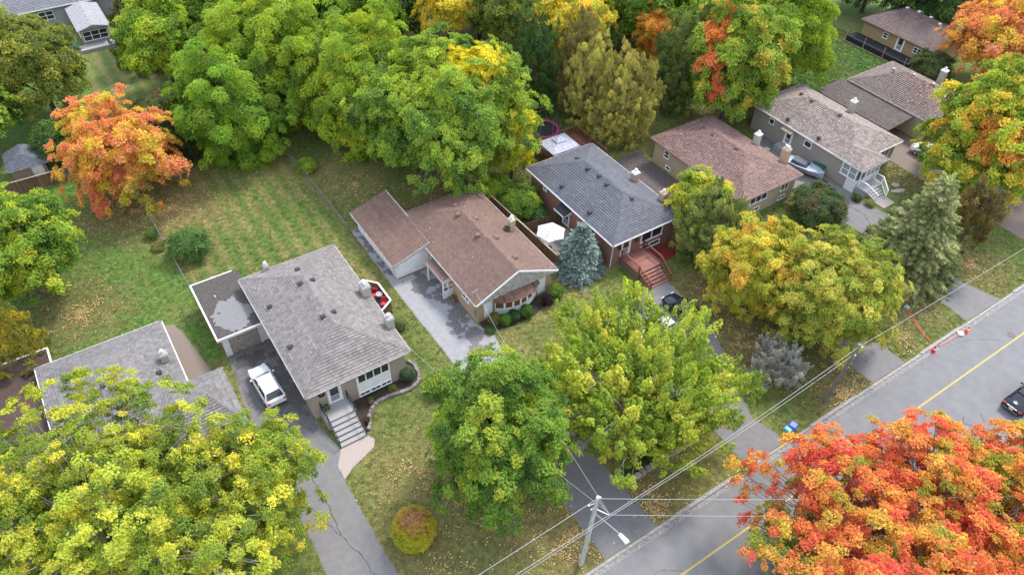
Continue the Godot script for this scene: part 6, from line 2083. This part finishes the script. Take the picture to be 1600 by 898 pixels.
	tree("shade_tree", "bright yellow-fringed tree beside the trampoline deck", "tree", "broad", 39.6, -58.6, 5.0, 2.5, 4.8, [Color(0.2, 0.3, 0.03), Color(0.38, 0.45, 0.035), Color(0.7, 0.6, 0.03), Color(0.74, 0.64, 0.03)], {"size": 0.7, "dens": 1.2})
	tree("shade_tree", "orange-yellow tree top far behind the huge green tree", "tree", "broad", 45.8, -84.5, 8.8, 3.9, 3.8, YEL, {"size": 0.8})
	tree("shade_tree", "olive green tree between the golden and orange treetops", "tree", "broad", 51.4, -79.0, 8.6, 4.2, 4.8, [Color(0.09, 0.15, 0.025), Color(0.17, 0.22, 0.03), Color(0.28, 0.29, 0.04)], {"size": 0.85})
	tree("locust_tree", "bright feathery green tree at the end of the striped lawn", "tree", "fine", 22.4, -86.0, 7.8, 6.8, 7.8, LIME, {"full": true, "size": 0.9, "dens": 1.1, "rough": 0.42})
	tree("locust_tree", "drooping vivid green tree beside the wire fence corner", "tree", "fine", 15.4, -80.2, 5.6, 6.0, 6.4, [Color(0.1, 0.2, 0.02), Color(0.19, 0.34, 0.028), Color(0.31, 0.43, 0.035)], {"full": true, "size": 0.88, "dens": 1.1, "rough": 0.42})
	tree("shade_tree", "green tree behind the olive hedge mass", "tree", "broad", 12.4, -97.0, 7.6, 4.6, 5.6, LIME, {"size": 0.9})
	tree("cedar", "dark olive conifer between the sunroom and the tall trees", "tree", "cedar", 11.6, -107.0, 5.0, 3.2, 6.0, [Color(0.08, 0.1, 0.03), Color(0.14, 0.15, 0.04), Color(0.2, 0.2, 0.05)], {"size": 1.0, "dens": 1.2, "shape": "flame"})
	tree("hedge", "tall bronze-green hedge mass beside the orange maple", "hedge", "shrub", 8.6, -83.4, 3.2, 4.6, 4.0, [Color(0.04, 0.075, 0.02), Color(0.07, 0.12, 0.03), Color(0.12, 0.12, 0.04), Color(0.19, 0.13, 0.05)], {"size": 0.85, "dens": 1.3})
	tree("maple_tree", "orange maple fading to yellow over the left fence line", "tree", "broad", 2.4, -77.4, 5.2, 5.3, 5.5, ORG, {"size": 0.66, "dens": 0.85, "rough": 0.44, "bark": M.bark_grey, "patches": [[0.5, 3.5, 5.5, 2.2, Color(0.4, 0.36, 0.035)]]})
	tree("shade_tree", "pale yellow-green tree before the sunroom house", "tree", "broad", -1.8, -99.0, 6.6, 5.2, 5.8, [Color(0.12, 0.16, 0.03), Color(0.22, 0.26, 0.04), Color(0.36, 0.36, 0.06)], {"size": 0.9})
	tree("shade_tree", "dark green shrubby tree beside the garden shed", "tree", "shrub", -3.0, -88.6, 2.6, 2.6, 2.6, DARK, {"size": 0.8})
	tree("maple_tree", "full green maple by the near bungalow's back lawn", "tree", "broad", -9.0, -66.2, 5.8, 4.9, 5.4, [Color(0.085, 0.18, 0.022), Color(0.17, 0.29, 0.028), Color(0.3, 0.4, 0.035), Color(0.46, 0.46, 0.04)], {"size": 0.78, "dens": 1.15, "patches": [[-3.5, 9.5, -2.0, 1.6, Color(0.62, 0.3, 0.05)]]})
	tree("cedar", "yellowish cedar beside the rusty annex roof", "tree", "cedar", -12.2, -56.9, 4.6, 2.7, 5.0, [Color(0.16, 0.17, 0.03), Color(0.3, 0.28, 0.035), Color(0.46, 0.37, 0.04)], {"size": 0.8, "dens": 1.4, "shape": "flame"})
	# shrubs
	tree("shrub", "rounded glossy green shrub by the wire fence", "shrub", "shrub", 4.6, -64.7, 1.4, 2.1, 1.6, [Color(0.07, 0.15, 0.035), Color(0.12, 0.22, 0.05), Color(0.2, 0.29, 0.09)], {"size": 0.62, "rough": 0.25})
	tree("globe_shrub", "clipped round bright green shrub at the back fence", "shrub", "shrub", 20.2, -72.1, 0.85, 1.2, 0.9, LIME, {"size": 0.36, "dens": 1.3, "rough": 0.06, "full": true})
	tree("globe_shrub", "clipped egg-shaped shrub with a rust-red top on the front lawn", "shrub", "shrub", 9.4, -25.3, 1.5, 1.62, 1.65, [Color(0.34, 0.38, 0.03), Color(0.46, 0.44, 0.03), Color(0.52, 0.4, 0.05)], {"size": 0.24, "dens": 1.5, "rough": 0.04, "full": true, "patches": [[0.0, 3.1, -0.1, 1.25, Color(0.5, 0.33, 0.08)], [0.0, 3.4, -0.3, 0.9, Color(0.48, 0.27, 0.12)]]})
	tree("shrub", "leafy green shrub against the plank fence", "shrub", "shrub", 37.0, -52.9, 1.5, 2.3, 1.7, GRN, {"size": 0.62, "group": "shrubs between the two houses"})
	tree("shrub", "pale leafy shrub beside the brown roof's back corner", "shrub", "shrub", 36.0, -56.4, 1.3, 2.1, 1.5, LIME, {"size": 0.62})
	tree("shrub", "small rounded bright green shrub by the damp driveway edge", "shrub", "shrub", 17.5, -36.4, 0.8, 1.15, 0.95, GRN, {"size": 0.42, "rough": 0.15})
	tree("shrub", "spreading shrub with rusty tips before the cream bungalow", "shrub", "shrub", 64.2, -35.2, 1.7, 2.9, 1.9, [Color(0.06, 0.12, 0.04), Color(0.1, 0.17, 0.06), Color(0.13, 0.15, 0.05), Color(0.19, 0.11, 0.06)], {"size": 0.65})
	for q in [["grey-green rounded bush at the flower bed's far corner", 15.9, -38.9, 0.75, 0.8, [Color(0.07, 0.12, 0.06), Color(0.12, 0.18, 0.09)]],
		["olive clipped bush nearest the brown house's brick corner", 25.7, -40.3, 0.75, 0.62, [Color(0.12, 0.14, 0.03), Color(0.2, 0.2, 0.045)]],
		["bright green ball bush under the bow window", 26.6, -39.8, 0.6, 0.6, [Color(0.08, 0.2, 0.02), Color(0.13, 0.29, 0.03)]],
		["dark green bush between the ball bushes under the bow window", 27.6, -39.9, 0.6, 0.7, [Color(0.04, 0.1, 0.025), Color(0.07, 0.15, 0.03)]],
		["larger mid-green ball bush right of the bow window's middle", 28.9, -39.6, 0.65, 0.72, [Color(0.07, 0.16, 0.025), Color(0.11, 0.22, 0.03)]],
		["low green mat at the driveway corner of the bow window bed", 24.9, -39.7, 0.25, 0.6, [Color(0.06, 0.13, 0.03), Color(0.1, 0.18, 0.04)]],
		["dark purple shrub at the lawn end of the bow window bed", 31.4, -39.8, 0.6, 0.65, [Color(0.02, 0.01, 0.014), Color(0.045, 0.018, 0.025)]],
		["light green bush hugging the brown house's street corner", 32.7, -40.2, 0.8, 0.8, [Color(0.12, 0.22, 0.03), Color(0.2, 0.31, 0.04)]],
		["tall light green plant below the balcony", 18.0, -44.6, 0.8, 0.75, [Color(0.13, 0.24, 0.05), Color(0.28, 0.36, 0.12)]],
		["small yellow-green hosta in the mulched bed", 14.2, -38.6, 0.2, 0.4, [Color(0.16, 0.22, 0.04), Color(0.28, 0.32, 0.06)]],
		["rusty dwarf shrub at the foot of the front steps", 10.8, -36.6, 0.35, 0.42, [Color(0.1, 0.06, 0.04), Color(0.16, 0.1, 0.06)]],
		["pale hosta clump beside the white porch steps", 71.2, -33.2, 0.35, 0.6, [Color(0.2, 0.26, 0.06), Color(0.34, 0.36, 0.1)]],
		["green clump against the stucco bungalow's porch base", 70.6, -34.6, 0.4, 0.6, [Color(0.06, 0.12, 0.03), Color(0.1, 0.18, 0.05)]],
		["tall grassy clump right of the white porch steps", 76.0, -35.8, 0.7, 0.8, [Color(0.13, 0.2, 0.05), Color(0.3, 0.32, 0.12)]],
		["yellow-flowered clump on the red mulch", 47.2, -39.6, 0.45, 0.45, [Color(0.2, 0.22, 0.04), Color(0.6, 0.46, 0.08)]],
		["ferny shrub in the timber-edged bed by the wire fence", 2.2, -69.6, 0.6, 0.8, [Color(0.08, 0.16, 0.04), Color(0.2, 0.26, 0.07)]],
		["yellowing plant in the timber-edged bed", 2.2, -67.4, 0.4, 0.7, [Color(0.2, 0.2, 0.06), Color(0.36, 0.32, 0.1)]],
		["brown hedge plant left of the fir tree", 66.4, -28.9, 0.9, 1.3, [Color(0.12, 0.12, 0.04), Color(0.24, 0.17, 0.08)]],
		["dark juniper sprawling beneath the fir tree", 66.8, -21.2, 0.5, 1.2, [Color(0.04, 0.07, 0.025), Color(0.08, 0.12, 0.04)]],
		["green climber against the brick bungalow's garden fence", 37.8, -50.3, 0.9, 1.2, [Color(0.05, 0.11, 0.025), Color(0.1, 0.2, 0.035)]],
		["green bush by the cream bungalow's street corner chimney", 66.6, -47.6, 1.2, 1.2, [Color(0.08, 0.12, 0.035), Color(0.2, 0.24, 0.07)]]]:
		tree("bush", q[0], "shrub", "shrub", q[1], q[2], q[3], q[4], q[3] * 0.95, q[5], {"size": clampf(q[4] * 0.42, 0.2, 0.5), "dens": 1.2, "rough": 0.12, "full": true, "trunk": 0.03})
	for k in 7:
		tree("hedge_plant", "dark clipped hedge plant behind the low stone wall", "hedge", "shrub", 26.4 + k * 1.02, -21.3 + 0.05 * (k % 2), 0.42, 0.6, 0.45, DARK, {"size": 0.32, "dens": 1.2, "rough": 0.2, "full": true, "trunk": 0.03, "group": "hedge behind the low stone wall"})
	# the wood behind the gardens
	var wood := [[37.0, -92.0, GRN], [29.0, -97.0, DARK], [21.0, -101.0, GRN], [44.5, -96.0, DARK], [54.5, -90.0, DARK], [63.0, -86.0, GRN], [74.0, -79.0, DARK], [83.0, -73.5, GRN], [79.0, -66.0, LIME], [92.0, -79.0, DARK], [101.0, -74.0, DARK], [36.0, -104.0, DARK], [18.0, -113.0, DARK], [28.0, -112.0, GRN], [48.0, -104.0, GRN], [60.0, -98.0, DARK], [-9.0, -106.0, YELGRN], [-11.0, -93.0, GRN]]
	var kinds := {GRN: "mid-green", DARK: "dark green", LIME: "lime green", YELGRN: "yellowish"}
	for i in wood.size():
		var q: Array = wood[i]
		var near: String = ["behind the huge yellow-patched tree", "left of the huge tree's crown", "behind the feathery green tree", "under the orange-yellow treetop", "behind the olive treetop", "behind the golden tree", "behind the round mid-green tree", "behind the tall maple", "close beside the tall maple", "beyond the far green yard", "at the back of the far green yard", "deep behind the lime locust", "near the sunroom's stepping stones", "deep behind the feathery tree", "deep behind the orange-yellow treetop", "deep behind the golden tree", "outside the sunroom house's garden", "behind the garden shed"][i]
		tree("woodland_tree", "%s woodland tree %s" % [kinds[q[2]], near], "tree", "broad", q[0], q[1], 7.0, 5.6, 6.0, q[2], {"size": 1.15, "dens": 1.05, "group": "trees of the wood behind the gardens"})

func covered(x: float, z: float) -> bool:
	for k in keep_out:
		if x > k[0] and x < k[2] and z > k[1] and z < k[3]:
			return true
	for k in keep_poly:
		if k[0].has_point(Vector2(x, z)) and Geometry2D.is_point_in_polygon(Vector2(x, z), k[1]):
			return true
	return false

func litter() -> void:
	rng.seed = 77
	var leaf := new_st()
	leaf.set_color(Color(1, 1, 1))
	leaf_face(leaf, Vector3.ZERO, Vector3.UP, Vector3.RIGHT, 1.0, 0.8, 0.12, 0.1)
	leaf.generate_normals()
	var mesh := leaf.commit()
	var spots := []
	var cols := []
	var pal := [Color(0.56, 0.46, 0.16), Color(0.6, 0.5, 0.24), Color(0.34, 0.2, 0.07), Color(0.22, 0.11, 0.045), Color(0.44, 0.28, 0.1), Color(0.26, 0.15, 0.07)]
	var tries := 0
	while spots.size() < 26000 and tries < 200000:
		tries += 1
		var l: Vector4 = litter_spots[rng.randi() % litter_spots.size()]
		var r := absf(rng.randfn()) * l.z * 0.62
		var a := rng.randf() * TAU
		var p := Vector2(l.x + cos(a) * r, l.y + sin(a) * r)
		if rng.randf() > l.w or noise_fine.get_noise_2d(p.x * 1.7, p.y * 1.7) < rng.randf_range(-0.35, 0.4):
			continue
		if p.y > -16.5:
			continue
		var bad := covered(p.x, p.y)
		if bad and rng.randf() > 0.02:
			continue
		var sc := rng.randf_range(0.07, 0.15)
		spots.append(Transform3D(Basis.from_euler(Vector3(rng.randf_range(-0.4, 0.4), rng.randf() * TAU, rng.randf_range(-0.4, 0.4))).scaled(Vector3.ONE * sc), Vector3(p.x, 0.05 if bad else 0.06 + rng.randf() * 0.03, p.y)))
		cols.append(pal[rng.randi() % pal.size()] * rng.randf_range(0.7, 1.15))
	scatter("fallen_leaves", "yellow and brown fallen leaves scattered over the lawns", mesh, spots, cols)
	# leaves caught along the kerb and on the leafy roof
	spots = []
	cols = []
	for i in 300:
		var x := rng.randf_range(-10.0, 90.0)
		var zz := -16.1 + absf(rng.randfn()) * 0.22
		spots.append(Transform3D(Basis.from_euler(Vector3(rng.randf_range(-0.3, 0.3), rng.randf() * TAU, 0)).scaled(Vector3.ONE * rng.randf_range(0.06, 0.13)), Vector3(x, -0.1, zz)))
		cols.append(pal[rng.randi() % pal.size()] * rng.randf_range(0.5, 0.9))
	scatter("gutter_leaves", "brown leaves gathered along the street gutter", mesh, spots, cols)
	spots = []
	cols = []
	var rp := [Color(0.5, 0.22, 0.16), Color(0.55, 0.3, 0.22), Color(0.42, 0.12, 0.08), Color(0.55, 0.45, 0.36)]
	for i in 1500:
		var zz := -38.6 - absf(rng.randfn()) * 3.2
		var x := 91.7 + rng.randfn() * 2.2
		if zz < -49.5 or x < 87.3 or x > 96.1:
			continue
		var y := 3.0 + 1.9 * minf(1.0 - absf(x - 91.7) / 4.7, minf(1.0, (-38.0 - zz) / 4.6))
		spots.append(Transform3D(Basis.from_euler(Vector3(rng.randf_range(-0.5, 0.5), rng.randf() * TAU, rng.randf_range(-0.5, 0.5))).scaled(Vector3.ONE * rng.randf_range(0.09, 0.2)), Vector3(x, y + 0.06, zz)))
		cols.append(rp[rng.randi() % rp.size()] * rng.randf_range(0.7, 1.2))
	var other := [[55.5, 65.2, -53.2, -38.7, 3.1, 5.1, 260], [71.1, 80.3, -52.2, -36.9, 3.3, 5.15, 420], [24.0, 33.1, -56.0, -40.7, 3.0, 5.15, 90], [39.35, 48.45, -55.4, -40.15, 3.5, 5.4, 60], [7.0, 16.3, -54.6, -38.7, 3.6, 5.65, 50]]
	for h in other:
		for i in h[6]:
			var x := rng.randf_range(h[0] + 0.1, h[1] - 0.1)
			var zz := rng.randf_range(h[2] + 0.1, h[3] - 0.1)
			var half: float = (h[1] - h[0]) * 0.5
			var edge := minf(half - absf(x - (h[0] + half)), zz - h[2])
			if h[0] != 24.0:
				edge = minf(edge, h[3] - zz)
			var y: float = h[4] + (h[5] - h[4]) * minf(1.0, edge / half)
			spots.append(Transform3D(Basis.from_euler(Vector3(rng.randf_range(-0.5, 0.5), rng.randf() * TAU, rng.randf_range(-0.5, 0.5))).scaled(Vector3.ONE * rng.randf_range(0.06, 0.14)), Vector3(x, y + 0.07, zz)))
			cols.append([Color(0.5, 0.42, 0.34), Color(0.45, 0.33, 0.2), Color(0.36, 0.2, 0.12)][rng.randi() % 3] * rng.randf_range(0.8, 1.2))
	scatter("roof_leaves", "pinkish fallen leaves strewn over the bungalow roofs", mesh, spots, cols)

func scatter(called: String, label: String, mesh: Mesh, spots: Array, cols: Array) -> void:
	var mm := MultiMesh.new()
	mm.transform_format = MultiMesh.TRANSFORM_3D
	mm.use_colors = true
	mm.mesh = mesh
	mm.instance_count = spots.size()
	for i in spots.size():
		mm.set_instance_transform(i, spots[i])
		mm.set_instance_color(i, cols[i])
	var o := MultiMeshInstance3D.new()
	o.name = numbered(called)
	o.multimesh = mm
	o.material_override = M.dead_leaf
	add_child(o)
	tag(o, label, "leaves" if called != "grass" else "grass", "", "stuff")

func grass() -> void:
	rng.seed = 41
	var s := new_st()
	for i in 9:
		var f := rng.randf_range(0.75, 1.2)
		s.set_color(Color(minf(f, 1.0), minf(f, 1.0), minf(f, 1.0)))
		var a := rng.randf() * TAU
		var p := Vector3(rng.randf_range(-0.14, 0.14), 0, rng.randf_range(-0.14, 0.14))
		var side := Vector3(cos(a), 0, sin(a)) * 0.022
		var tip := p + Vector3(rng.randf_range(-0.07, 0.07), rng.randf_range(0.05, 0.09), rng.randf_range(-0.07, 0.07))
		tri(s, p - side, tip, p + side)
	s.generate_normals()
	var mesh := s.commit()
	var spots := []
	var cols := []
	var n := 0
	while spots.size() < 150000 and n < 400000:
		n += 1
		var x := rng.randf_range(-14.0, 82.0)
		var z := rng.randf_range(-84.0, -16.6)
		if n % 6 == 0:
			x = rng.randf_range(82.0, 104.0)
			z = rng.randf_range(-76.0, -50.0)
		var bad := covered(x, z)
		if bad:
			continue
		var sc := rng.randf_range(0.7, 1.25)
		spots.append(Transform3D(Basis(Vector3.UP, rng.randf() * TAU).scaled(Vector3(sc, sc, sc)), Vector3(x, 0.0, z)))
		cols.append(lawn(x, z) * rng.randf_range(1.0, 1.5))
	scatter("grass", "short autumn grass of the lawns", mesh, spots, cols)

# ---------------------------------------------------------------- the scene

func _ready() -> void:
	var cam := Camera3D.new()
	cam.name = "camera"
	cam.fov = 41.83
	cam.near = 0.5
	cam.far = 2000.0
	cam.transform = Transform3D(Basis(Vector3(0.83641416, 0.02109722, 0.54769175), Vector3(0.37211423, 0.71181105, -0.59569794), -Vector3(0.40242061, -0.70205408, -0.58751827)).orthonormalized(), Vector3(0, 52, 0))
	add_child(cam)
	cam.current = true
	var env := Environment.new()
	env.background_mode = Environment.BG_SKY
	var sky := Sky.new()
	var sm := ProceduralSkyMaterial.new()
	sm.sky_top_color = Color(0.8, 0.845, 0.94)
	sm.sky_horizon_color = Color(0.96, 0.975, 1.0)
	sm.sky_curve = 0.3
	sm.ground_horizon_color = Color(0.5, 0.5, 0.48)
	sm.ground_bottom_color = Color(0.3, 0.3, 0.26)
	sm.sun_angle_max = 2.0
	sky.sky_material = sm
	env.sky = sky
	env.tonemap_mode = Environment.TONE_MAPPER_LINEAR
	env.tonemap_exposure = 3.15
	env.background_energy_multiplier = 0.8
	env.sdfgi_enabled = true
	env.ssao_enabled = true
	env.ssil_enabled = true
	var we := WorldEnvironment.new()
	we.name = "world_environment"
	we.environment = env
	add_child(we)
	var sun := DirectionalLight3D.new()
	sun.name = "sun"
	sun.light_energy = 0.5
	sun.light_angular_distance = 14.0
	sun.light_color = Color(1.0, 0.975, 0.94)
	sun.shadow_enabled = true
	add_child(sun)
	sun.look_at_from_position(Vector3(64, 95, -22), Vector3.ZERO, Vector3.UP)

	rng.seed = 20
	noise.seed = 5
	noise.noise_type = FastNoiseLite.TYPE_SIMPLEX_SMOOTH
	noise.frequency = 0.05
	noise.fractal_octaves = 3
	noise_fine.seed = 9
	noise_fine.noise_type = FastNoiseLite.TYPE_SIMPLEX_SMOOTH
	noise_fine.frequency = 0.35
	noise_fine.fractal_octaves = 3
	make_materials()
	# where leaves lie: x, z, radius, strength
	litter_spots = [Vector4(1.5, -75, 7, 0.9), Vector4(-6.5, -62, 6, 0.75), Vector4(6, -74, 5, 0.7), Vector4(16, -77, 6, 0.35), Vector4(24, -67, 5, 0.5), Vector4(32, -60, 6, 0.8), Vector4(16, -24, 9, 0.4), Vector4(10, -22, 8, 0.3), Vector4(26, -18, 3, 0.75), Vector4(30, -22, 8, 0.45), Vector4(44, -26, 6, 0.85), Vector4(46, -31, 6, 0.8), Vector4(52, -20, 5, 0.75), Vector4(47, -17, 4, 0.7), Vector4(63, -22, 5, 0.6), Vector4(72, -21, 5, 0.55), Vector4(84, -33, 8, 0.8), Vector4(77, -36, 5, 0.4), Vector4(12, -30, 6, 0.3), Vector4(19, -19, 4, 0.6), Vector4(57, -19, 3, 0.4)]
	build_ground()
	build_roads()
	build_driveways()
	house_grey()
	house_brown()
	house_charcoal()
	house_rose()
	house_stucco()
	house_leafy()
	house_far()
	house_near()
	house_back()
	shed()
	garden_bed()
	board_fence("tall brown plank fence between brown and charcoal roofs", Vector2(34.4, -60.0), Vector2(35.1, -43.4), 1.75)
	board_fence("short plank fence behind the parasol patio", Vector2(35.1, -49.4), Vector2(39.6, -48.9), 1.6, false)
	board_fence("pale-capped plank fence before the garden shed", Vector2(-10.5, -84.4), Vector2(-2.6, -84.2), 1.7)
	chain_fence("rusting wire fence between the near lawn and the striped lawn", [Vector2(2.6, -75.5), Vector2(2.9, -66.0), Vector2(3.2, -57.6)])
	chain_fence("wire fence along the striped lawn to the white garage", [Vector2(19.2, -80.5), Vector2(19.5, -68.0), Vector2(19.6, -59.4), Vector2(20.5, -59.2)])
	make_car("parked_car", "white car parked before the flat-roofed garage", "car", mk(lin(0.75, 0.76, 0.78), 0.25), Vector3(5.2, 0.02, -44.2), PI + 0.04, 0.12)
	make_car("moving_car", "black sedan on the street seen from behind", "car", mk(lin(0.008, 0.01, 0.018), 0.15), Vector3(59.9, -0.13, -8.2), PI / 2)
	make_car("parked_car", "dark car in the pale driveway under the feathery tree", "car", mk(lin(0.012, 0.014, 0.02), 0.15), Vector3(41.6, 0.02, -31.8), PI)
	make_car("parked_car", "white car almost hidden under the feathery tree", "car", mk(lin(0.7, 0.71, 0.72), 0.25), Vector3(35.6, 0.02, -31.4), PI, 0.15)
	make_car("parked_car", "silver car parked nose out beside the dark car", "car", mk(lin(0.45, 0.46, 0.48), 0.25, null, 1.0, 0.4), Vector3(38.6, 0.02, -31.4), PI)
	make_car("parked_car", "white car half under the golden-tipped maple", "car", mk(lin(0.68, 0.69, 0.7), 0.25), Vector3(85.2, 0.02, -35.4), 0.1)
	poles()
	bins()
	roadworks()
	parasol_set()
	balcony_set()
	yard_clutter()
	trees()
	litter()
	grass()
